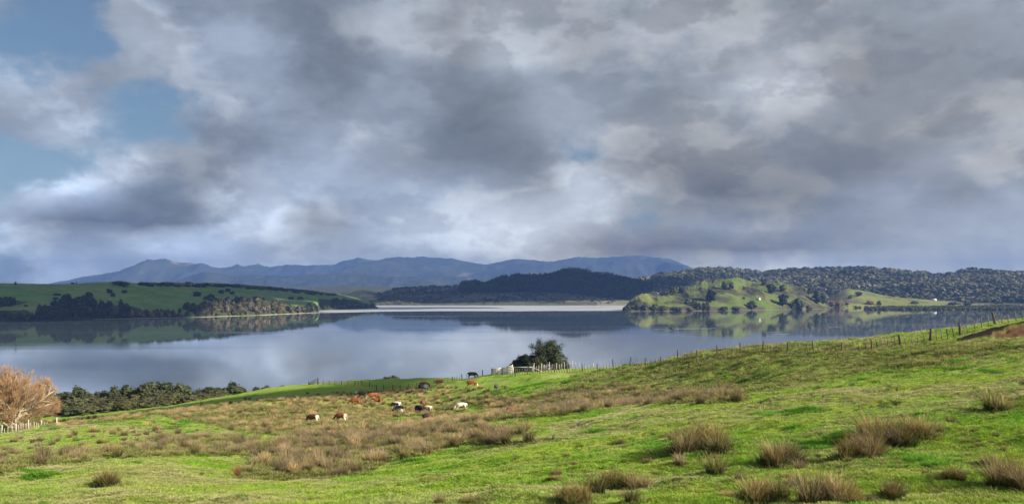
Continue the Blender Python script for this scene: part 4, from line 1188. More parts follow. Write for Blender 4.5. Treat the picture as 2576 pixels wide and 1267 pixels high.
wood(L, [(835,757),(880,758),(900,762),(880,764),(838,760)], 9, (7, 11), (10, 16), ['round'], [DARK], 'dark tree in the belt above the low spit', 'dark belt above the low spit', 7)
HS = [(494,744,11,24,'rounded dark shrub alone on the left hill pasture'), (520,752,9,20,'dark shrub at the left of the gully thicket on the left hill'), (541,757,9,30,'wide low shrub in the gully thicket on the left hill'), (532,747,8,18,'small shrub at the top of the gully thicket on the left hill'), (557,737,9,18,'dark shrub above the gully thicket on the left hill'), (572,733,8,16,'dark shrub right above the gully thicket on the left hill'), (585,740,8,18,'shrub at the right of the gully thicket on the left hill'),
 (470,778,18,20,'dark tree at the left end of the brown wood'), (484,780,20,18,'second dark tree at the left end of the brown wood'), (731,752,6,18,'low dark shrub in the middle of the upper pasture strip'), (756,754,9,17,'rounded dark shrub at the right of the upper pasture strip'), (786,741,6,22,'flat dark bush on the crest above the left point'), (143,742,5,20,'flat dark scrub near the top of the left hill'), (140,752,5,18,'flat dark scrub halfway up the left hill'), (20,764,4,10,'tiny dark bush at the left on the pale green slope'), (64,770,4,12,'tiny dark bush above the left wood'), (274,737,11,17,'dark shrub streaking down the left hill'), (284,745,9,12,'smaller shrub below the streaking one'), (312,736,7,15,'faint dark shrub right of the streaking one'), (192,713,5,3,'tiny lone tree on the left skyline'), (182,714,4,9,'low bush on the left skyline'), (39,716,8,6,'small pointed tree at the far left skyline'), (252,756,3,8,'tiny dark bush on the brown bank'), (253,772,4,8,'low bush by the bare bank above the wood'), (9,768,22,26,'dark thicket at the far left edge of the hill'), (30,764,18,22,'thicket beside the far left one')]
for x, y, h, w, lab in HS: px_tree(L, 'low', x, y, h, w, DARK, lab, 'shrubs on the left hill')
wood(L, [(340,717),(420,714),(480,716),(600,719),(600,723),(480,721),(345,721)], 26, (5, 9), (12, 24), ['low'], [DARK, (0.05,0.05,0.03)], 'dark scrub along the crest of the left hill', 'scrub along the left crest', 7)
wood(L, [(610,722),(700,727),(790,735),(850,743),(850,746),(700,732),(610,726)], 24, (4, 7), (12, 22), ['low'], [DARK, GREYG], 'dark scrub along the falling crest toward the point', 'scrub along the falling crest', 7)
px_tree(L, 'low', 300, 716, 9, 50, (0.05,0.065,0.03), 'bushy knoll cap on the left skyline')

Hd = S_HED
HT = [('round',1692,742,24,26,DARK,'dark tree on the saddle at the left of the headland'), ('low',1672,741,10,24,DARK,'low scrub sloping down left of the saddle tree'), ('low',1716,734,14,17,DARK,'round bush just right of the saddle tree'), ('oval',1789,757,37,27,(0.022,0.038,0.02),'largest dark tree standing alone in the middle of the headland'), ('oval',1839,729,23,15,DARK,'dark upright tree high on the headland'), ('oval',1822,727,24,16,OLIVE,'paler tree left of the upright one high on the headland'), ('round',1872,731,12,10,OLIVE,'small bush right of the upright tree'),
 ('oval',1922,718,19,15,DARK,'dark tree left of the wide one near the right crest'), ('round',1940,739,30,32,DARK,'wide dark tree below the right crest of the headland'), ('oval',1968,734,20,18,DARK,'dark tree above the waterside pine'), ('oval',1970,768,34,27,(0.022,0.038,0.022),'tall dark tree above the shore of the headland'), ('low',2004,776,25,38,DARK,'broad dark rounded tree at the water on the headland'), ('round',1892,776,21,24,(0.045,0.05,0.03),'dull tree at the shore below the white hut'), ('round',1896,764,6,6,DARK,'tiny dark tree right below the white hut'), ('low',1871,752,6,7,OLIVE,'little bush left of the white hut'),
 ('pine',2036,739,17,17,DARK,'left conifer of the clump at the right end of the headland'), ('pine',2054,762,35,24,DARK,'tallest conifer of the clump at the right end of the headland'), ('pine',2070,764,25,20,DARK,'right conifer of the clump at the right end of the headland'), ('low',1730,763,14,16,GREYG,'scrubby bush in the fold left of the largest dark tree'), ('low',1745,768,14,18,GREYG,'scrubby bush lower in the same fold'), ('low',1757,776,14,20,(0.05,0.05,0.035),'bush at the shore below the fold'), ('low',1775,780,20,22,(0.05,0.045,0.035),'dark bush at the shore below the largest tree'),
 ('round',1603,780,20,16,GREYG,'dark bush under the bluff, left one'), ('round',1622,780,22,18,GREYG,'dark bush under the bluff, right one'), ('low',1577,781,14,22,DARK,'scrub at the very tip of the headland'), ('low',1648,780,16,20,OLIVE,'olive scrub at the shore right of the bluff'), ('low',1668,780,11,22,OLIVE,'low olive scrub farther right at the shore'), ('low',1700,780,9,30,OLIVE,'long low scrub on the shore of the headland'), ('low',1735,781,8,24,BROWN,'brown scrub on the shore of the headland'), ('low',1820,779,9,26,GREYG,'grey scrub on the shore right of the largest tree'), ('low',1850,779,8,24,GREYG,'grey scrub on the shore farther right'), ('low',2035,776,9,18,BROWN,'brownish scrub right of the broad waterside tree')]
for kd, x, y, h, w, c, lab in HT: px_tree(Hd, kd, x, y, h, w, c, lab, 'trees and scrub of the headland')
for (x, y, h, w, c, lab) in [(2092,768,15,22,PINK,'pinkish bare tree left of the spur'), (2112,768,13,18,PINK,'second pinkish bare tree left of the spur'), (2132,767,9,14,PINK,'small pinkish tree beside the spur foot'), (2190,766,11,26,PINK,'wide pinkish tree at the foot of the spur'), (2211,767,12,12,DARK,'dark green tree at the foot of the spur'), (2247,747,9,12,BROWN,'brown tree along the top of the spur'), (2276,749,10,20,BROWN,'wide brown tree along the top of the spur'), (2302,764,8,20,GREYG,'grey bush on the flat below the hut'), (2160,744,12,24,GREYG,'grey thicket on the shoulder of the spur'), (2140,751,9,14,GREYG,'thicket lower on the shoulder of the spur'), (2400,767,9,30,BROWN,'brown trees on the flat right of the spur'), (2432,767,8,26,BROWN,'brown bush beside the trees on the flat')]:
    px_tree(S_SPR, 'round', x, y, h, w, c, lab, 'trees around the sunlit spur')

# far forest: one mass of crowns on the bush hills, and the belt of mangroves at the right
def forest_mat(name, c1, c2):
    m, n, p, out = new_mat(name)
    oi = n.n('ShaderNodeObjectInfo').outputs['Random']; sh = n.attr('shade').outputs['Fac']
    gp_ = n.n('ShaderNodeNewGeometry').outputs['Position']
    big = n.noise(n.vmath('MULTIPLY', gp_, (1, 1, 2.5)), 0.0075, 5.0, 0.6)
    oi = n.math('ADD', n.math('MULTIPLY', oi, 0.20), n.maprange(big, 0.38, 0.64, -0.10, 0.72), clamp=True)
    col = n.mixc(oi, tuple(c1) + (1,), tuple(c2) + (1,))
    col = n.vmath('SCALE', col, scale=n.maprange(sh, 0, 1, 0.7, 1.3))
    n.put(p.inputs['Base Color'], col); p.inputs['Roughness'].default_value = 0.8; p.inputs['Specular IOR Level'].default_value = 0.1
    return m
M_FOR = forest_mat('far_forest', (0.034, 0.050, 0.026), (0.22, 0.205, 0.125))
M_FORP = forest_mat('far_pines', (0.024, 0.038, 0.024), (0.05, 0.066, 0.04))
M_MANG = forest_mat('far_mangroves', (0.055, 0.068, 0.036), (0.13, 0.13, 0.075))
FO = [crown_mesh('forest_crown', lumpy(800 + i, .0, 1.0, 1.2, 9), 90, .17, 800 + i, mat=M_FOR) for i in range(5)]
FP = [crown_mesh('forest_pine', pine_blobs(820 + i), 90, .13, 820 + i, .5, mat=M_FORP) for i in range(3)]
MG = [crown_mesh('mangrove_clump', lumpy(840 + i, .0, 1.0, 1.8, 10), 110, .2, 840 + i, mat=M_MANG) for i in range(4)]
def sheet_points(S, n, t0=0.03, t1=1.05, seed=0):
    r_ = np.random.RandomState(seed)
    nr, nc = S.X.shape
    c = r_.uniform(0, nc - 1.001, n); t = r_.uniform(t0, t1, n); r = np.clip(t * (S.nrow - 1), 0, nr - 1.001)
    ci = c.astype(int); ri = r.astype(int); fc = c - ci; fr = r - ri
    def g(A): return (A[ri, ci] * (1 - fc) + A[ri, ci + 1] * fc) * (1 - fr) + (A[ri + 1, ci] * (1 - fc) + A[ri + 1, ci + 1] * fc) * fr
    return g(S.X), g(S.D), g(S.Z), g(S.px), g(S.py), t
fx, fy, fz, fpx, fpy, ft = sheet_points(S_CTR, 30000, 0.02, 1.04, 5)
pinep = in_poly(fpx, fpy, [(1155,735),(1160,718),(1200,712),(1215,722),(1260,703),(1300,698),(1420,674),(1480,680),(1550,700),(1640,720),(1640,762),(1500,745),(1400,738),(1300,735),(1220,738)])
prob = np.where(fpx > 1640, 0.85, 0.30) + 0.45 * fbm(fx / 110, fy / 110, 3, 161)
prob = np.where(pinep, 1.0, prob)
ok = (RS.uniform(0, 1, len(fx)) < prob) & (fpx < 2680) & (fpx > 880)
fx, fy, fz, fpx, pinep, fpy = fx[ok], fy[ok], fz[ok], fpx[ok], pinep[ok], fpy[ok]
hh_ = np.where(pinep, RS.uniform(9, 17, len(fx)), np.where(fpx > 1640, 3.5 + 13 * RS.uniform(0, 1, len(fx)) ** 2.2, RS.uniform(2.0, 6, len(fx))))
ww_ = hh_ * np.where(pinep, 1.1, RS.uniform(1.1, 1.9, len(fx)))
pk = np.where(pinep, 5 + RS.randint(0, 3, len(fx)), RS.randint(0, 5, len(fx)))
turn = np.zeros((len(fx), 3)); turn[:, 2] = RS.uniform(0, 6.28, len(fx))
scatter('far_forest', 'forest of dark bush and pines on the hills across the lake', np.stack([fx, fy, fz - .5], 1), turn, np.stack([ww_, ww_, hh_], 1), pk, FO + FP)
# mangrove flat: foot of the belt at row 779, open water behind the gap
n_ = 5200
mx = RS.uniform(2055, 2760, n_); md = RS.uniform(1700, 2360, n_)
front = np.interp(mx, [2055,2090,2170,2178,2200,2760], [2060,2010,2000,1800,1775,1765]) + 30 * fbm(mx / 9, mx * 0, 3, 171)
ok = (md > front) & ~((mx > 2165) & (mx < 2176))
mx, md = mx[ok], md[ok]
mh = RS.uniform(2.4, 4.6, len(mx)); mw = mh * RS.uniform(.9, 1.5, len(mx))
turn = np.zeros((len(mx), 3)); turn[:, 2] = RS.uniform(0, 6.28, len(mx))
scatter('mangroves', 'low dark belt of mangroves along the right shore', np.stack([(mx - CX) / FPX * md, md, mx * 0 - .1], 1), turn, np.stack([mw, mw, mh], 1), RS.randint(0, 4, len(mx)), MG)

# mangrove and bush trees below the paddock at the left
MGR = [(165,262,984,58),(205,258,973,66),(239,262,983,50),(272,258,981,50),(292,255,971,44),(330,258,967,62),(372,255,959,66),(412,258,959,60),(452,256,962,62),(492,262,980,50),(520,258,971,50),(554,262,973,48),(588,256,961,52),(604,262,974,34),
 (160,240,1004,60),(200,236,1000,64),(245,238,998,62),(290,236,996,62),(335,236,990,66),(380,236,986,70),(425,238,985,66),(470,240,992,60),(515,244,993,56),(555,248,992,52),
 (150,228,1018,54),(185,224,1020,52),(225,224,1016,56),(268,226,1014,56),(312,226,1010,56),(355,228,1008,56),(400,230,1006,52),(132,226,1006,60),(120,236,990,60)]
for i, (x, D, yt, w) in enumerate(MGR):
    X = (x - CX) / FPX * D; z = max(0.0, float(ground_z(X, D))); zt = EYE - D * (yt - HY) / FPX
    row = 'back' if i < 14 else 'front'
    tree('mangrove', (X, D, z), max(2.5, (zt - z) * 1.02), w * D / FPX * 1.12, (0.060, 0.072, 0.030) if row == 'back' else (0.095, 0.098, 0.042), 'olive mangrove tree in the %s row of the thicket by the water' % row, 'mangrove thicket at the left shore')
for (x, D, yt, w, lab) in [(644,272,972,26,'small round treetop peeping over the crest, leftmost of three'), (668,274,969,30,'middle treetop peeping over the crest'), (708,278,969,40,'wide treetop peeping over the crest, rightmost of three'), (806,290,961,22,'dark bush behind the wooden gate'), (833,292,962,18,'little bush behind the fence right of the wooden gate')]:
    X = (x - CX) / FPX * D; z = max(0.0, float(ground_z(X, D))); zt = EYE - D * (yt - HY) / FPX
    tree('mangrove', (X, D, z), max(2.0, zt - z), w * D / FPX * 1.1, (0.055, 0.07, 0.03), lab, 'treetops over the crest')
for (x, D, yt, w, lab) in [(972,285,946,26,'left lobe of the round dark bush on the crest'), (984,283,942.5,34,'round dark bush on the crest of the lower paddock'), (998,285,946,20,'right lobe of the round dark bush on the crest')]:
    X = (x - CX) / FPX * D; z = max(0.0, float(ground_z(X, D))); zt = EYE - D * (yt - HY) / FPX
    tree('mangrove', (X, D, z), zt - z, w * D / FPX * 1.15, (0.075, 0.085, 0.035), lab, 'bush on the crest')

# -- branching trees: the bare willow and the tree by the gate
def branches(seed, base, levels, dome=None):
    """recursive limbs; returns a list of (level, points, radii) and the tip segments"""
    r_ = random.Random(seed); out = []; tips = []
    def grow(p, d, L, rad, lev):
        lv = levels[lev]; n = lv['seg']; pts = [p.copy()]; q = p.copy(); dd = d.normalized()
        for i in range(n):
            dd = (dd + Vector((r_.gauss(0, lv['wob']), r_.gauss(0, lv['wob']), r_.gauss(0, lv['wob']) + lv['up'] * (i + 1) / n))).normalized()
            q = q + dd * (L / n)
            if q.z < base.z + 0.25: q.z = base.z + 0.25 + 0.1 * r_.random()
            if dome is not None:
                w_ = Vector(((q.x - base.x - dome[0]) / dome[3], (q.y - base.y - dome[1]) / dome[4], (q.z - base.z - dome[2]) / dome[5]))
                if w_.length > 1.0:
                    w_ = w_ / w_.length * (1 - .04 * r_.random())
                    q = Vector((base.x + dome[0] + w_.x * dome[3], base.y + dome[1] + w_.y * dome[4], max(base.z + .25, base.z + dome[2] + w_.z * dome[5])))
            pts.append(q.copy())
        rads = [rad * (1 - (1 - lv['taper']) * i / n) for i in range(n + 1)]
        out.append((lev, pts, rads))
        if lev + 1 < len(levels):
            nx = levels[lev + 1]
            for c in range(nx['n']):
                f = nx['from'] + (1 - nx['from']) * (c + r_.random()) / nx['n']
                i = min(n - 1, int(f * n)); a = pts[i].lerp(pts[i + 1], f * n - i)
                ax = (pts[i + 1] - pts[i]).normalized()
                o = ax.orthogonal().normalized(); o = Matrix.Rotation(r_.uniform(0, 6.28), 3, ax) @ o
                ang = r_.uniform(*nx['ang'])
                grow(a, ax * math.cos(ang) + o * math.sin(ang), nx['len'] * r_.uniform(.7, 1.25) * (1.15 - .35 * f), rads[i] * nx['rr'], lev + 1)
        else: tips.append((pts, dd))
        if lev + 2 == len(levels): tips.append((pts[-2:], dd))
    d0 = levels[0]['dir']
    for d in d0: grow(base + Vector((0, 0, -.2)), Vector(d), levels[0]['len'] * r_.uniform(.85, 1.15), levels[0]['rad'], 0)
    return out, tips

def limbs_mesh(name, out, lev, mat, k=6):
    mb = MB()
    for l, p, r in out:
        if l in lev: mb.tube(p, r, k if l < 2 else (4 if l < 3 else 3), cap=(l < 2))
    return mb.mesh(name, mat, True)

wb = Vector(((28 - CX) / FPX * 163, 163, 0)); wb.z = float(ground_z(wb.x, wb.y))
lv = [dict(dir=[(-.25, -.1, 1), (.45, .1, 1)], len=2.6, rad=.55, seg=3, wob=.06, up=.1, taper=.8),
      dict(n=13, **{'from': .3}, ang=(.25, 1.35), len=7.6, rr=.46, seg=7, wob=.13, up=-.07, taper=.4),
      dict(n=8, **{'from': .2}, ang=(.3, 1.0), len=3.4, rr=.5, seg=5, wob=.16, up=.06, taper=.4),
      dict(n=7, **{'from': .15}, ang=(.3, 1.0), len=2.0, rr=.45, seg=4, wob=.15, up=.12, taper=.35)]
wl, wt_ = branches(31, wb, lv, (.3, 0, 3.8, 7.5, 6.6, 7.6))
willow = empty('willow_tree', wb)
tag(willow, 'large bare willow with orange brown twigs and pale limbs at the left edge', 'tree')
def local(out, b): return [(l, [p - b for p in pp], r) for l, pp, r in out]
wl = local(wl, wb)
link('trunk', limbs_mesh('trunk', wl, (0,), M_BARK, 9), willow)
link('limbs', limbs_mesh('limbs', wl, (1, 2), M_PALEBARK), willow)
link('branches', limbs_mesh('branches', wl, (3,), M_PALEBARK), willow)
def twigs(tips, b, per, L0, L1, width, seed, centre, upw=.5, outw=.7, mat=M_TWIG, rnd_w=.45, dirw=.8):
    r_ = np.random.RandomState(seed); P = []; Dv = []
    for pts, dd in tips:
        A = np.array([list(p - b) for p in pts])
        for _ in range(per):
            f = r_.uniform(0, len(A) - 1); i = min(int(f), len(A) - 2); P.append(A[i] + (A[i + 1] - A[i]) * (f - i)); Dv.append(list(dd))
    P = np.array(P); Dv = np.array(Dv); n = len(P)
    o = P - np.array(centre); o /= np.linalg.norm(o, axis=1)[:, None] + 1e-6
    d = Dv * dirw + o * outw + np.array([0, 0, upw]) + r_.normal(0, rnd_w, (n, 3)); d /= np.linalg.norm(d, axis=1)[:, None]
    Ln = r_.uniform(L0, L1, n)[:, None]
    side = np.cross(d, r_.normal(0, 1, (n, 3))); side /= np.linalg.norm(side, axis=1)[:, None]
    mid = P + d * Ln * .55 + r_.normal(0, .05, (n, 3)); tip = P + d * Ln + np.array([0, 0, .12]) * Ln
    V = np.concatenate([P - side * width, P + side * width, mid - side * width * .7, mid + side * width * .7, tip])
    k = np.arange(n); Q = np.stack([k, k + n, k + 3 * n, k + 2 * n], 1); T = np.stack([k + 2 * n, k + 3 * n, k + 4 * n], 1)
    t = np.concatenate([np.zeros(2 * n), np.full(2 * n, .5), np.ones(n)])
    return mesh_np('twigs', V, [Q, T], False, {'t': t}, mat)
tw = link('twigs', twigs(wt_, wb, 25, .5, 1.3, .016, 71, (0, 0, 3.0)), willow)
print('willow tips', len(wt_))

def px_base(x, D):
    X = (x - CX) / FPX * D
    return Vector((X, D, float(ground_z(X, D))))
# tree by the gate: open crown of small dark leaves on grey limbs
gb = px_base(1376, 184)
lv = [dict(dir=[(-.2, 0, 1), (.3, .2, 1), (.05, -.3, 1)], len=2.1, rad=.26, seg=3, wob=.08, up=.1, taper=.75),
      dict(n=6, **{'from': .4}, ang=(.2, 1.1), len=4.0, rr=.62, seg=5, wob=.13, up=.10, taper=.4),
      dict(n=5, **{'from': .3}, ang=(.3, .9), len=1.9, rr=.5, seg=4, wob=.16, up=.08, taper=.4),
      dict(n=4, **{'from': .25}, ang=(.3, .9), len=.8, rr=.5, seg=3, wob=.15, up=.1, taper=.4)]
gl, gt = branches(52, gb, lv, (.3, 0, 3.6, 4.3, 3.6, 3.3))
gtree = empty('leafy_tree', gb); tag(gtree, 'dark open crowned tree behind the metal gate, tallest on the ridge', 'tree')
link('trunk', limbs_mesh('trunk', local(gl, gb), (0, 1), M_GREYTWIG, 7), gtree)
link('branches', limbs_mesh('branches', local(gl, gb), (2, 3), M_GREYTWIG), gtree)
def leaf_cloud(tips, b, per, spread, size, seed):
    r_ = np.random.RandomState(seed); P = []
    for pts, dd in tips:
        A = np.array([list(p - b) for p in pts])
        for _ in range(per):
            f = r_.uniform(0.2, len(A) - 1); i = min(int(f), len(A) - 2); P.append(A[i] + (A[i + 1] - A[i]) * (f - i))
    P = np.array(P) + r_.normal(0, spread, (len(P), 3)); n = len(P)
    nr = r_.normal(0, 1, (n, 3)); nr /= np.linalg.norm(nr, axis=1)[:, None]
    a = np.cross(nr, r_.normal(0, 1, (n, 3))); a /= np.linalg.norm(a, axis=1)[:, None]; c = np.cross(nr, a)
    s = size * r_.uniform(.6, 1.4, n)[:, None]
    V = np.concatenate([P - a * s, P + c * s * .6, P + a * s, P - c * s * .6]); k = np.arange(n)
    sh = np.clip(.5 + .8 * vnoise(P[:, 0] * 1.2, P[:, 1] * 1.2 + P[:, 2], seed) + r_.uniform(-.2, .2, n), 0, 1)
    return mesh_np('crown', V, np.stack([k, k + n, k + 2 * n, k + 3 * n], 1), False, {'shade': np.tile(sh, 4)}, M_LEAF)
lc = link('crown', leaf_cloud(gt, gb, 20, .30, .115, 91), gtree); lc.color = (0.050, 0.068, 0.034, 1)
ic = link('foliage', crown_mesh('foliage', lumpy(990, 1.3, 6.0, 6.6, 16), 1500, .17, 990, .45), gtree, (.25, 0, 0)); ic.color = (0.050, 0.066, 0.034, 1)
# dense dark shrub tree on its left, low leafy bush on its right, bare shrub above
sb = px_base(1325, 182)
shr = tree('mangrove', sb, 3.6, 5.0, (0.022, 0.034, 0.016), 'dense dark low tree directly behind the metal gate')
tree('mangrove', px_base(1303, 183), 2.7, 3.2, (0.026, 0.040, 0.020), 'dark bush left of the dense low tree at the gate')
tree('mangrove', px_base(1350, 181), 3.0, 3.2, (0.045, 0.052, 0.022), 'olive bush under the open crowned tree')
tree('mangrove', px_base(1402, 181), 3.1, 2.8, (0.075, 0.090, 0.045), 'leafy bush at the right foot of the open crowned tree')
tree('mangrove', px_base(1424, 182), 1.7, 1.9, (0.075, 0.095, 0.050), 'small round bush right of the tree by the fence')
bb = px_base(1330, 184)
lv2 = [dict(dir=[(-.5, 0, 1), (-.15, .1, 1), (.1, 0, 1)], len=2.9, rad=.07, seg=4, wob=.08, up=.05, taper=.6),
       dict(n=6, **{'from': .35}, ang=(.2, .6), len=1.7, rr=.6, seg=4, wob=.12, up=.12, taper=.4),
       dict(n=5, **{'from': .2}, ang=(.25, .7), len=.8, rr=.6, seg=3, wob=.12, up=.1, taper=.4)]
bl, bt = branches(53, bb, lv2)
bs = empty('bare_shrub', bb); tag(bs, 'bare grey twiggy shrub rising behind the dense dark tree', 'shrub')
link('stems', limbs_mesh('stems', local(bl, bb), (0, 1), M_GREYTWIG), bs)
link('twigs', limbs_mesh('twigs', local(bl, bb), (2,), M_GREYTWIG), bs)

# ------------------------------------------------------------------ fences
def post_mesh(h, r, name='post', mat=M_POST, seed=0):
    mb = MB(); r_ = random.Random(seed)
    mb.tube([(0, 0, -.3), (r_.uniform(-.01, .01), 0, h * .5), (r_.uniform(-.02, .02), r_.uniform(-.02, .02), h)], [r * 1.05, r, r * .95], 7)
    return mb.mesh(name, mat)
POSTS = [post_mesh(1.22, .105, seed=i) for i in range(3)]
STRAIN = [post_mesh(1.34, .15, seed=9)]
def batten_mesh(h, w, mat): 
    mb = MB(); mb.box((0, 0, h * .5 + .02), (w, w * .7, h)); return mb.mesh('batten', mat)
BAT = [batten_mesh(1.08, .08, M_BATTEN), batten_mesh(1.02, .075, M_BATTEN)]
BATW = [batten_mesh(1.12, .075, M_PALEPOST), batten_mesh(1.05, .07, M_PALEPOST)]
def fence(label, posts, nb, group=None, lean=0.0, posts_m=None, bats=None, strain=(), h=1.1, wires=5, scale=1.0, name='wire_fence'):
    P = []
    for q in posts:
        X = (q[0] - CX) / FPX * q[1]; P.append(Vector((X, q[1], float(ground_z(X, q[1])))))
    o = P[0].copy()
    root = empty(name, o); tag(root, label, 'fence', group)
    wb_ = MB()
    tops = []
    for i, p in enumerate(P):
        me = (STRAIN[0] if i in strain else rnd.choice(posts_m or POSTS))
        link('post', me, root, p - o, (rnd.gauss(0, .02), -lean + rnd.gauss(0, .035), rnd.uniform(0, 6)), (1, 1, scale * rnd.uniform(.94, 1.06)))
        line = [p]
        if i + 1 < len(P):
            k = nb if isinstance(nb, int) else nb[i]
            for j in range(1, k + 1):
                f = (j + rnd.uniform(-.12, .12)) / (k + 1)
                X, Y = p.x + (P[i + 1].x - p.x) * f, p.y + (P[i + 1].y - p.y) * f
                b = Vector((X, Y, float(ground_z(X, Y))))
                link('batten', rnd.choice(bats or BAT), root, b - o, (rnd.gauss(0, .03), -lean * 1.2 + rnd.gauss(0, .05), rnd.uniform(-.2, .2)), (1, 1, scale * rnd.uniform(.92, 1.08)))
                line.append(b)
            line.append(P[i + 1])
            for w in range(wires):
                z = h * (w + 1) / wires * scale * .94
                for a, b in zip(line[:-1], line[1:]):
                    wb_.tube([a - o + Vector((0, 0, z)), b - o + Vector((0, 0, z))], .0045, 3, cap=False)
    link('wires', wb_.mesh('wires', M_WIRE), root)
    return root
main_posts = [(2590,112),(2504,112),(2416,108),(2340,110),(2266,110),(2193,111),(2118,112),(2047,114),(1980,118),(1919,123),(1862,128),(1805,132),(1752,135),(1705,138),(1661,142),(1623,145),(1584,148),(1543,151),(1503,154),(1465,157),(1427,161),(1395,163),(1359,166),(1327,168),(1296,171),(1264,177),(1238,183)]
fence('long post and batten fence along the ridge from the gate to the right edge', main_posts, 4, None, 0.10, strain=(1, 2, 3, 4, 26), scale=1.22)
low_posts = [(1214,190),(1162,200),(1138,203),(1092,206),(1049,206),(1027,208),(1007,209),(988,210),(965,212),(947,214),(929,218),(911,221),(893,222),(876,224),(859,226),(842,228),(828,231),(813,233)]
fence('lower wire fence running down from the cattle yard to the wooden gate', low_posts, 3, None, 0.0)
fence('pale batten fence behind the tree from the metal gate along the crest', [(1343,176),(1362,177),(1382,178),(1400,179),(1420,180),(1440,182),(1465,184),(1492,186)], 2, None, 0.0, bats=BATW, posts_m=[post_mesh(1.5, .07, 'post', M_PALEPOST, 3)], scale=1.15)
# diagonal stay at the gate end of the pale fence
# white batten fence at the lower left
def crest_D(x, D0_=105.0, D1_=150.0):
    Ds = np.linspace(D0_, D1_, 200); Xs = (x - CX) / FPX * Ds; _, yy = to_px(Xs, Ds, ground_z(Xs, Ds)); return float(Ds[int(np.argmin(yy))])
lp = [(x, crest_D(x) + 3.0) for x in (-30, 4, 40, 72, 104, 143)]
fence('whitish batten fence below the bare willow at the left edge', lp, 4, None, 0.0, bats=BATW, posts_m=[post_mesh(1.5, .09, 'post', M_PALEPOST, 4)], scale=1.05)

# white board yard beside the metal gate
def board_fence(label, a, b, h0, h1, nboards, name='board_fence', mat=M_WHITEWOOD, bh=.19, slope_top=None, cat='fence'):
    o = a.copy(); root = empty(name, o); tag(root, label, cat)
    L_ = (b - a); ang = math.atan2(L_.y, L_.x); ln = math.hypot(L_.x, L_.y)
    for f, h in ((0.0, h0), (.5, (h0 + h1) / 2), (1.0, h1)):
        mb = MB(); mb.box((0, 0, h / 2 - .1), (.13, .13, h + .3)); p = a.lerp(b, f)
        link('post', mb.mesh('post', M_POST if f < 1 else mat), root, (p - o) + Vector((0, .09, 0)), (0, 0, ang))
    for k in range(nboards):
        z0 = (k + .6) / nboards * h0; z1 = (k + .6) / nboards * h1
        p0 = a + Vector((0, 0, z0)); p1 = b + Vector((0, 0, z1)); d = p1 - p0
        mb = MB(); mb.box((0, 0, 0), (d.length, .035, bh)); 
        link('board', mb.mesh('board', mat), root, (p0 + p1) / 2 - o, (0, -math.atan2(d.z, ln), ang))
    return root
board_fence('left panel of the white boarded cattle yard fence', px_base(1239, 181), px_base(1264, 180.8), 1.3, 1.4, 6, bh=.19)
board_fence('right panel of the white boarded fence rising to the metal gate', px_base(1265, 180.6), px_base(1289, 179), 1.4, 1.75, 5, bh=.20)
# metal pipe gate
ga, gb2 = px_base(1291.5, 176.5), px_base(1340, 176.5)
zg = min(ga.z, gb2.z) + .12; ga.z = gb2.z = zg
gate = empty('metal_gate', ga); tag(gate, 'galvanised pipe gate with mesh bars in front of the dark tree', 'gate')
wg = gb2.x - ga.x; hg = 1.18
mb = MB(); rr_ = .12
path = [(0, 0, 0), (wg, 0, 0), (wg, 0, hg - rr_), (wg - .04, 0, hg - .04), (wg - rr_, 0, hg), (rr_, 0, hg), (.04, 0, hg - .04), (0, 0, hg - rr_), (0, 0, 0)]
for p, q in zip(path[:-1], path[1:]): mb.tube([p, q], .05, 8)
link('frame', mb.mesh('frame', M_PIPE, True), gate)
for k in range(1, 5):
    mb = MB(); mb.tube([(0, 0, hg * k / 5), (wg, 0, hg * k / 5)], .012, 6); link('rail', mb.mesh('rail', M_GATEBAR, True), gate)
for k in range(1, 9):
    mb = MB(); mb.tube([(wg * k / 9, 0, 0), (wg * k / 9, 0, hg)], .009, 6); link('bar', mb.mesh('bar', M_GATEBAR, True), gate)
for x_ in (ga.x - .14, gb2.x + .16):
    pp = Vector((x_, ga.y, float(ground_z(x_, ga.y))))
    tag(link('gate_post', post_mesh(1.35, .10, 'gate_post', M_PALEPOST, 5), None, pp), 'stout pale gate post on the %s side of the metal gate' % ('fence' if x_ > ga.x else 'white board'), 'post', 'posts of the metal gate')
st = Vector((gb2.x + .25, gb2.y, float(ground_z(gb2.x + .25, gb2.y))))
mb = MB(); mb.tube([(0, 0, .85), (1.7, .1, .02)], .05, 6)
tag(link('brace_stay', mb.mesh('brace_stay', M_WHITEWOOD), None, st), 'diagonal timber stay sloping down right of the metal gate', 'stay')
# wooden gate at the far left end of the lower fence
a, b = px_base(777, 238), px_base(800, 236)
wgte = empty('wooden_gate', a); tag(wgte, 'old wooden farm gate with sloping rails at the end of the lower fence', 'gate')
d = b - a; ln = math.hypot(d.x, d.y); ang = math.atan2(d.y, d.x)
for f, h, r in ((0, 1.15, .16), (1, 1.75, .16)):
    link('post', post_mesh(h, r, 'post', M_POST, 6), wgte, d * f)
mbs = [((0, .55), (.45, 1.10)), ((.45, 1.10), (1, 1.35)), ((0, .30), (.45, .62)), ((.45, .62), (1, .85)), ((.0, .25), (1, .30)), ((.45, .1), (.46, 1.15))]
for (f0, z0), (f1, z1) in mbs:
    mb = MB(); p0 = d * f0 + Vector((0, 0, z0)); p1 = d * f1 + Vector((0, 0, z1)); q = p1 - p0; hl = math.hypot(q.x, q.y)
    mb.box((0, 0, 0), (q.length, .06, .13)); link('rail', mb.mesh('rail', M_POST), wgte, (p0 + p1) / 2, (0, -math.atan2(q.z, hl), ang))

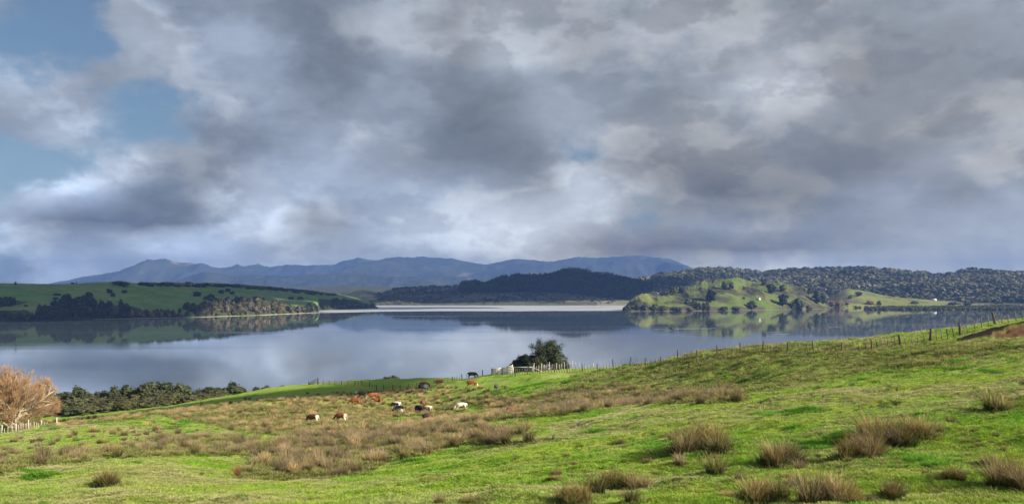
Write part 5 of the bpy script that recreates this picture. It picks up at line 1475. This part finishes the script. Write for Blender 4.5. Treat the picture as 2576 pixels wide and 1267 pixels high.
# dead branch on the grass
db = hit(1222, 962); mb = MB()
mb.tube([(-.9, 0, .05), (-.3, 0, .18), (.15, 0, .75), (.28, 0, 1.35)], [.07, .06, .04, .02], 6); mb.tube([(.15, 0, .75), (.5, .1, 1.0)], [.03, .012], 5); mb.tube([(-.3, 0, .18), (-.55, .1, .5)], [.03, .012], 5)
tag(link('dead_branch', mb.mesh('dead_branch', M_GREYTWIG, True), None, db), 'grey dead branch standing up from the grass right of the orange cow', 'branch')

# ------------------------------------------------------------------ cattle
def skin_mesh(name, joints, bones, root, sub=1):
    """one continuous body grown round a jointed skeleton; joints: name -> (position, (rx, ry))"""
    names = list(joints); idx = {k: i for i, k in enumerate(names)}
    me = bpy.data.meshes.new(name)
    me.from_pydata([joints[k][0] for k in names], [(idx[a], idx[b]) for a, b in bones], [])
    o = bpy.data.objects.new(name, me); COL.objects.link(o)
    o.modifiers.new('skin', 'SKIN')
    sv = me.skin_vertices[0].data if me.skin_vertices else None
    if sv is None:
        bm = bmesh.new(); bm.from_mesh(me); bm.verts.layers.skin.verify(); bm.to_mesh(me); bm.free(); sv = me.skin_vertices[0].data
    for k in names:
        r = joints[k][1]; r = r if hasattr(r, '__len__') else (r, r)
        sv[idx[k]].radius = r; sv[idx[k]].use_root = (k == root)
    ss = o.modifiers.new('sub', 'SUBSURF'); ss.levels = sub; ss.render_levels = sub
    dg = bpy.context.evaluated_depsgraph_get()
    out = bpy.data.meshes.new_from_object(o.evaluated_get(dg))
    bpy.data.objects.remove(o); bpy.data.meshes.remove(me)
    out.name = name
    out.polygons.foreach_set('use_smooth', np.ones(len(out.polygons), bool))
    return out

def cow_body(pose):
    J = {'mid': ((0, 0, 1.00), (.36, .40)), 'hip': ((-.50, 0, 1.07), (.33, .37)), 'rump': ((-.80, 0, 1.08), (.25, .27)), 'chest': ((.48, 0, .99), (.32, .40)), 'shoulder': ((.74, 0, 1.08), (.23, .30))}
    B = [('mid', 'hip'), ('hip', 'rump'), ('mid', 'chest'), ('chest', 'shoulder')]
    if pose == 'graze':
        J.update({'neck': ((1.00, 0, .86), (.15, .20)), 'poll': ((1.20, 0, .58), (.13, .14)), 'face': ((1.30, 0, .36), (.10, .11)), 'muzzle': ((1.36, 0, .15), (.085, .09))})
    else:
        J.update({'neck': ((1.02, 0, 1.22), (.15, .20)), 'poll': ((1.27, 0, 1.36), (.13, .14)), 'face': ((1.48, 0, 1.24), (.10, .11)), 'muzzle': ((1.64, 0, 1.12), (.085, .09))})
    B += [('shoulder', 'neck'), ('neck', 'poll'), ('poll', 'face'), ('face', 'muzzle')]
    for s, y in (('a', 1), ('b', -1)):
        st = .10 if s == 'a' else -.12
        J['fore' + s] = ((.56, .20 * y, .70), (.12, .14)); J['knee' + s] = ((.57 + st, .20 * y, .40), (.07, .075)); J['fhoof' + s] = ((.56 + st, .20 * y, .03), (.06, .065))
        J['thigh' + s] = ((-.66, .21 * y, .78), (.15, .20)); J['stifle' + s] = ((-.60 - st * .5, .22 * y, .58), (.10, .12)); J['hock' + s] = ((-.78 - st, .21 * y, .42), (.065, .075)); J['hhoof' + s] = ((-.72 - st, .21 * y, .03), (.06, .065))
        B += [('chest', 'fore' + s), ('fore' + s, 'knee' + s), ('knee' + s, 'fhoof' + s), ('hip', 'thigh' + s), ('thigh' + s, 'stifle' + s), ('stifle' + s, 'hock' + s), ('hock' + s, 'hhoof' + s)]
        p = J['poll'][0]
        J['ear' + s] = ((p[0] - .03, .24 * y, p[2] + .05), (.045, .03)); B.append(('poll', 'ear' + s))
    J['dock'] = ((-1.00, 0, 1.20), (.05, .05)); J['tail'] = ((-1.08, 0, .80), (.03, .03)); J['switch'] = ((-1.07, 0, .48), (.045, .045))
    B += [('rump', 'dock'), ('dock', 'tail'), ('tail', 'switch')]
    return skin_mesh('cow', J, B, 'mid', 1)

def cow_lying():
    J = {'mid': ((0, 0, .46), (.38, .38)), 'hip': ((-.52, .04, .48), (.34, .36)), 'rump': ((-.80, .02, .42), (.24, .26)), 'chest': ((.46, 0, .48), (.33, .38)), 'shoulder': ((.70, 0, .60), (.24, .30)), 'neck': ((.96, .02, .84), (.15, .19)), 'poll': ((1.16, .05, 1.02), (.13, .14)), 'face': ((1.36, .08, .92), (.10, .11)), 'muzzle': ((1.50, .10, .80), (.085, .09))}
    B = [('mid', 'hip'), ('hip', 'rump'), ('mid', 'chest'), ('chest', 'shoulder'), ('shoulder', 'neck'), ('neck', 'poll'), ('poll', 'face'), ('face', 'muzzle')]
    for s, y in (('a', 1), ('b', -1)):
        J['fore' + s] = ((.60, .26 * y, .26), (.12, .13)); J['knee' + s] = ((.95, .26 * y, .12), (.075, .08)); J['fhoof' + s] = ((.62, .30 * y, .07), (.06, .06))
        J['thigh' + s] = ((-.55, .34 * y, .32), (.18, .20)); J['hock' + s] = ((-.62, .50 * y, .11), (.075, .08)); J['hhoof' + s] = ((-.22, .50 * y, .07), (.06, .06))
        B += [('chest', 'fore' + s), ('fore' + s, 'knee' + s), ('knee' + s, 'fhoof' + s), ('hip', 'thigh' + s), ('thigh' + s, 'hock' + s), ('hock' + s, 'hhoof' + s)]
        J['ear' + s] = ((1.13, .05 + .23 * y, 1.07), (.045, .03)); B.append(('poll', 'ear' + s))
    return skin_mesh('cow', J, B, 'mid', 1)

M_HIDE, n, p, out = new_mat('cattle_hide')
ca = n.attr('coat'); g = n.n('ShaderNodeTexCoord').outputs['Object']
n.put(p.inputs['Base Color'], n.vmath('SCALE', ca.outputs['Color'], scale=n.maprange(n.noise(g, 9.0, 4.0, 0.6), .3, .7, .8, 1.2)))
p.inputs['Roughness'].default_value = 0.7; p.inputs['Specular IOR Level'].default_value = 0.25

BODY = {'graze': cow_body('graze'), 'stand': cow_body('stand'), 'lie': cow_lying()}
BLACK = (.012, .011, .013); RED = (.17, .045, .015); DRED = (.085, .022, .012); ORANGE = (.235, .072, .024); WHITE = (.70, .64, .55); CREAM = (.62, .50, .38); DBROWN = (.060, .026, .016); TAN = (.32, .20, .11); GREY = (.055, .055, .062)
def coat(me, base, marks, seed):
    n_ = len(me.vertices); V = np.zeros(n_ * 3, np.float32); me.vertices.foreach_get('co', V); V = V.reshape(-1, 3)
    x, y, z = V.T
    C = np.tile(np.array(base, np.float32), (n_, 1))
    nz = fbm(x * 1.9 + seed, y * 1.9 + z * 1.3, 3, seed)
    for mk, c in marks:
        m = {'face': (x > 1.19), 'legs': (z < .42 + .05 * nz), 'feet': (z < .2), 'hindlegs': (z < .62) & (x < -.4), 'rump': (x + .25 * nz < -.62), 'belly': (z + .12 * nz < .72) & (np.abs(x) < .8), 'patch': (nz > .12), 'saddle': (nz < -.02) & (z > .8), 'fore': (x + .3 * nz > .15), 'back': (z > 1.25 + .08 * nz) & (x < .9), 'crest': (z > 1.2) & (x > .5) & (x < 1.0)}[mk]
        C[m] = c
    a = me.attributes.new('coat', 'FLOAT_COLOR', 'POINT'); a.data.foreach_set('color', np.concatenate([C, np.ones((n_, 1), np.float32)], 1).ravel())
    me.materials.clear(); me.materials.append(M_HIDE)
# column, row of the feet, height in rows, heading (degrees, 0 = facing right, 90 = facing away), pose, coat, label
HERD = [
 (788,1062,21,165,'graze',DRED,[('rump',WHITE),('legs',WHITE)],'dark red cow with a white rump, leftmost of the herd'),
 (858,1060,23,160,'graze',ORANGE,[('rump',CREAM),('hindlegs',WHITE),('legs',WHITE)],'orange cow with white hind legs half hidden by a grey bush'),
 (893,1019,18,190,'graze',RED,[('hindlegs',ORANGE),('feet',WHITE)],'red cow grazing to the left with its head down in the tall rushes'),
 (912,1001,16,180,'stand',BLACK,[('face',WHITE),('feet',WHITE)],'black cow with a white face at the far edge of the rushes'),
 (938,1003,17,200,'graze',ORANGE,[('face',WHITE),('feet',WHITE)],'bright orange cow standing above the lying calf'),
 (951,1011,13,185,'lie',ORANGE,[('face',CREAM)],'orange calf lying in the rushes'),
 (997,1026,17,170,'graze',DBROWN,[('rump',WHITE),('legs',WHITE),('back',WHITE)],'dark brown and white cow behind the black and white one'),
 (1003,1039,21,150,'graze',WHITE,[('saddle',BLACK),('patch',GREY),('face',BLACK),('legs',WHITE)],'black and white pied cow casting a shadow on the grass'),
 (1062,1023,17,95,'graze',RED,[('feet',WHITE)],'red brown cow seen from behind in the middle of the herd'),
 (1075,1036,17,175,'graze',TAN,[('saddle',(.13,.075,.04)),('rump',CREAM),('legs',CREAM),('back',CREAM)],'tan roan cow partly behind the black one'),
 (1054,1040,22,-50,'graze',BLACK,[],'black cow in front of the tan roan one'),
 (1074,1057,18,20,'graze',BLACK,[('fore',(.09,.03,.02))],'black cow with a brown shoulder, nearest of the herd'),
 (1057,984,19,100,'graze',BLACK,[],'left black cow of the tight group by the lower fence'),
 (1070,985,20,75,'graze',GREY,[],'charcoal cow of the tight group by the lower fence'),
 (1067,976,16,10,'graze',DRED,[],'red brown cow mostly hidden behind the charcoal one'),
 (1106,969,15,185,'graze',RED,[('face',WHITE),('hindlegs',WHITE)],'red cow with a white face beside the lower fence'),
 (1188,951,16.5,0,'graze',BLACK,[],'black cow grazing on the skyline beside the yard fence'),
 (1186,974,18,-15,'graze',ORANGE,[('face',WHITE),('feet',WHITE)],'orange cow with a white face grazing below the skyline cow'),
 (1248,981,16,80,'graze',GREY,[],'charcoal cow seen from behind alone on the right'),
 (1161,1031,20,178,'graze',CREAM,[('back',WHITE),('patch',WHITE)],'white cow grazing alone right of the herd'),
 (1286,1037,11,10,'lie',(.16,.075,.03),[],'brown calf lying hidden in the brown rush belt')]
for i, (x, y, hp, hd, pose, base, marks, lab) in enumerate(HERD):
    pt = hit(x, y); me = BODY[pose].copy(); coat(me, base, marks, 900 + i)
    nat = 1.40 if pose != 'lie' else 1.15
    k = min(1.12, max(.72, hp * pt.y / FPX / nat)) if pose != 'lie' else .82
    o = link('cow', me, None, (pt.x, pt.y, pt.z - .03), (0, 0, R(hd)), k)
    tag(o, lab, 'cow', 'cattle grazing in the paddock')

# sheep, far off on the left hill
def sheep_mesh():
    J = {'mid': ((0, 0, .55), (.30, .28)), 'rump': ((-.38, 0, .56), (.24, .24)), 'chest': ((.36, 0, .56), (.25, .25)), 'neck': ((.56, 0, .74), (.13, .13)), 'head': ((.74, 0, .78), (.09, .09))}
    B = [('mid', 'rump'), ('mid', 'chest'), ('chest', 'neck'), ('neck', 'head')]
    for i, (x, y) in enumerate(((.34, .13), (.34, -.13), (-.36, .13), (-.36, -.13))):
        J['l%d' % i] = ((x, y, .30), (.06, .06)); J['h%d' % i] = ((x, y, .02), (.045, .045)); B += [('chest' if x > 0 else 'rump', 'l%d' % i), ('l%d' % i, 'h%d' % i)]
    return skin_mesh('sheep', J, B, 'mid', 1)
SHEEP = sheep_mesh(); SHEEP.materials.clear(); SHEEP.materials.append(simple_mat('fleece', (.70, .68, .60), .95, .1))
for x, y, hd, lab in [(111,726,20,'white sheep high on the left hill near the skyline scrub'), (365,746,160,'upper white sheep of the pair on the green face of the left hill'), (367,758,10,'lower white sheep of the pair on the green face of the left hill'), (294,751,200,'white sheep left of the pair on the left hill'), (275,753,40,'white sheep beside the brown bank on the left hill'), (193,727,0,'white sheep below the lone skyline tree'), (729,760,180,'left white sheep of two in the upper pasture strip'), (740,760,15,'right white sheep of two in the upper pasture strip')]:
    pt = S_LFT.hit(x, y); tag(link('sheep', SHEEP, None, pt, (0, 0, R(hd)), 1.25), lab, 'sheep', 'sheep on the left hill')

# ------------------------------------------------------------------ far buildings
M_WALLW = simple_mat('white_boards', (.78, .77, .74), .6, .06, 1.0); M_ROOFG = simple_mat('pale_roof', (.62, .63, .63), .5, .08, 1.0); M_GLASSD = simple_mat('dark_window', (.03, .035, .04), .15, .1, 1.0, spec=.5); M_DOORB = simple_mat('door_paint', (.16, .13, .11), .6, .1, 1.0)
def house(label, pt, w, d, h, roof, rz, nwin, cat='house', gable_front=False):
    root = empty('hut' if cat == 'hut' else 'house', pt, rz); tag(root, label, cat)
    mb = MB(); mb.box((0, 0, h / 2 - .3), (w, d, h + .6)); link('wall', mb.mesh('wall', M_WALLW), root)
    mb = MB(); e = .3
    if gable_front:
        V = [(-w/2-e, -d/2-e, h), (w/2+e, -d/2-e, h), (0, -d/2-e, h+roof), (-w/2-e, d/2+e, h), (w/2+e, d/2+e, h), (0, d/2+e, h+roof)]
        mb.add(V, [(0, 2, 5, 3), (1, 4, 5, 2), (0, 3, 4, 1)], [(0, 1, 2), (3, 5, 4)])
    else:
        V = [(-w/2-e, -d/2-e, h), (-w/2-e, d/2+e, h), (-w/2-e, 0, h+roof), (w/2+e, -d/2-e, h), (w/2+e, d/2+e, h), (w/2+e, 0, h+roof)]
        mb.add(V, [(0, 3, 5, 2), (1, 2, 5, 4), (0, 1, 4, 3)], [(0, 2, 1), (3, 4, 5)])
    link('roof', mb.mesh('roof', M_ROOFG), root)
    mb = MB(); mb.box((0, 0, 0), (.9, .06, 2.0)); link('door', mb.mesh('door', M_DOORB), root, (w * .18, -d / 2 - .03, 1.0))
    for k in range(nwin):
        mb = MB(); mb.box((0, 0, 0), (1.1, .06, 1.0)); wd_ = link('window', mb.mesh('window', M_GLASSD), root, (-w * .36 + k * (w * .40 if nwin > 1 else 0), -d / 2 - .03, h * .58))
pt = S_HED.hit(1909.5, 754.5); house('small white hut on the green face of the headland', pt, 4.2, 4.0, 3.2, 1.5, R(20), 1, 'hut', True)
pt = S_SPR.hit(2350, 755.5); house('long low white house on top of the sunlit spur', pt, 9.5, 6.0, 3.0, 1.6, R(-8), 2)

# ------------------------------------------------------------------ dinghy with a rower, and its wake
D = LD(826.3); bp = Vector(((1690 - CX) / FPX * D, D, 0))
boat = empty('rowing_boat', bp, R(180)); tag(boat, 'small dark dinghy with an outboard crossing the lake below the headland', 'boat')
secs = [(-1.9, .62, .50), (-1.0, .75, .48), (0, .78, .47), (1.0, .62, .52), (1.7, .28, .62), (2.1, .03, .70)]
def hull(inner):
    V = []; Q = []
    for x, w, t in secs:
        w2 = max(.01, w - inner); b_ = -.12 + (inner * .9)
        V += [(x, -w2, t), (x, -w2 * .75, b_ + .12), (x, 0, b_), (x, w2 * .75, b_ + .12), (x, w2, t)]
    for i in range(len(secs) - 1):
        for j in range(4): Q.append((i * 5 + j, i * 5 + j + 1, (i + 1) * 5 + j + 1, (i + 1) * 5 + j))
    return V, Q
mb = MB(); V, Q = hull(0); mb.add(V, Q + [(0, 4, 3, 1)], [(1, 3, 2)]); V, Q = hull(.06); mb.add(V, Q)
link('hull', mb.mesh('hull', simple_mat('boat_paint', (.035, .045, .040), .5, .2), True), boat)
for x_ in (-.9, .5):
    mb = MB(); mb.box((x_, 0, .34), (.26, 1.2, .04)); link('seat', mb.mesh('seat', M_POST), boat)
mb = MB(); mb.box((-2.02, 0, .62), (.28, .24, .42)); mb.tube([(-2.05, 0, .45), (-2.08, 0, -.35)], .06, 6); link('outboard', mb.mesh('outboard', simple_mat('outboard_grey', (.05, .05, .055), .4)), boat)
J = {'pelvis': ((0, 0, .10), (.16, .17)), 'chest': ((.02, 0, .46), (.17, .22)), 'neck': ((.03, 0, .68), (.06, .06)), 'head': ((.05, 0, .84), (.10, .095)), 'crown': ((.05, 0, .93), (.07, .07))}
B = [('pelvis', 'chest'), ('chest', 'neck'), ('neck', 'head'), ('head', 'crown')]
for s_, y in (('a', 1), ('b', -1)):
    J['sh' + s_] = ((.02, .21 * y, .58), (.075, .075)); J['el' + s_] = ((.10, .28 * y, .32), (.055, .055)); J['ha' + s_] = ((.36, .20 * y, .24), (.045, .045))
    J['kn' + s_] = ((.44, .14 * y, .20), (.08, .08)); J['an' + s_] = ((.52, .14 * y, -.22), (.055, .055)); J['to' + s_] = ((.68, .14 * y, -.26), (.045, .045))
    B += [('chest', 'sh' + s_), ('sh' + s_, 'el' + s_), ('el' + s_, 'ha' + s_), ('pelvis', 'kn' + s_), ('kn' + s_, 'an' + s_), ('an' + s_, 'to' + s_)]
pm = skin_mesh('person', J, B, 'pelvis', 1)
V = np.zeros(len(pm.vertices) * 3, np.float32); pm.vertices.foreach_get('co', V); V = V.reshape(-1, 3)
C = np.tile(np.array((.42, .44, .36), np.float32), (len(V), 1)); C[V[:, 2] < .16] = (.05, .06, .08); C[V[:, 2] > .70] = (.40, .25, .18); C[V[:, 2] > .90] = (.05, .035, .025)
a_ = pm.attributes.new('coat', 'FLOAT_COLOR', 'POINT'); a_.data.foreach_set('color', np.concatenate([C, np.ones((len(V), 1), np.float32)], 1).ravel())
pm.materials.clear(); pm.materials.append(M_HIDE)
tag(link('person', pm, None, bp + Vector((.75, 0, .28)), (0, 0, R(180))), 'person in a pale jacket sitting in the dinghy', 'person')
# wake: low ripples trailing behind the boat
M_WAKE, n, p, out = new_mat('wake_ripples')
n.put(p.inputs['Base Color'], (.26, .30, .34, 1)); p.inputs['Roughness'].default_value = .3; p.inputs['IOR'].default_value = 1.33
mb = MB()
def ripple(x0, y0, x1, y1, w0, w1, nseg=24):
    pts_ = []
    for i in range(nseg + 1):
        f = i / nseg; px = x0 + (x1 - x0) * f; py = y0 + (y1 - y0) * f; D_ = LD(py); w = (w0 + (w1 - w0) * f) * (.6 + .5 * math.sin(i * 1.3) ** 2) * math.sin(math.pi * min(1, max(0.02, f * .98 + .01))) ** .4
        pts_.append(((px - CX) / FPX * D_, D_, w))
    V = []; Q = []
    for X, Y, w in pts_: V += [(X, Y - w, .01), (X, Y, .10), (X, Y + w, .01)]
    for i in range(nseg):
        for j in range(2): Q.append((i * 3 + j, (i + 1) * 3 + j, (i + 1) * 3 + j + 1, i * 3 + j + 1))
    mb.add(V, Q)
ripple(1645, 826.6, 1687, 826.2, 2, 3); ripple(1694, 825.9, 1800, 824.4, 2.5, 2.5); ripple(1694, 826.9, 1790, 827.6, 2.5, 2); ripple(1672, 830.4, 1690, 830.4, 1.5, 1.5); ripple(1925, 835.5, 1960, 835.5, 1.5, 1.5); ripple(1940, 839.5, 1985, 840.0, 1.5, 1.5); ripple(2085, 822, 2110, 822, 1.5, 1.5)
tag(link('wake', mb.mesh('wake', M_WAKE, True)), 'pale wake lines behind the dinghy and other streaks on the water', kind='stuff')
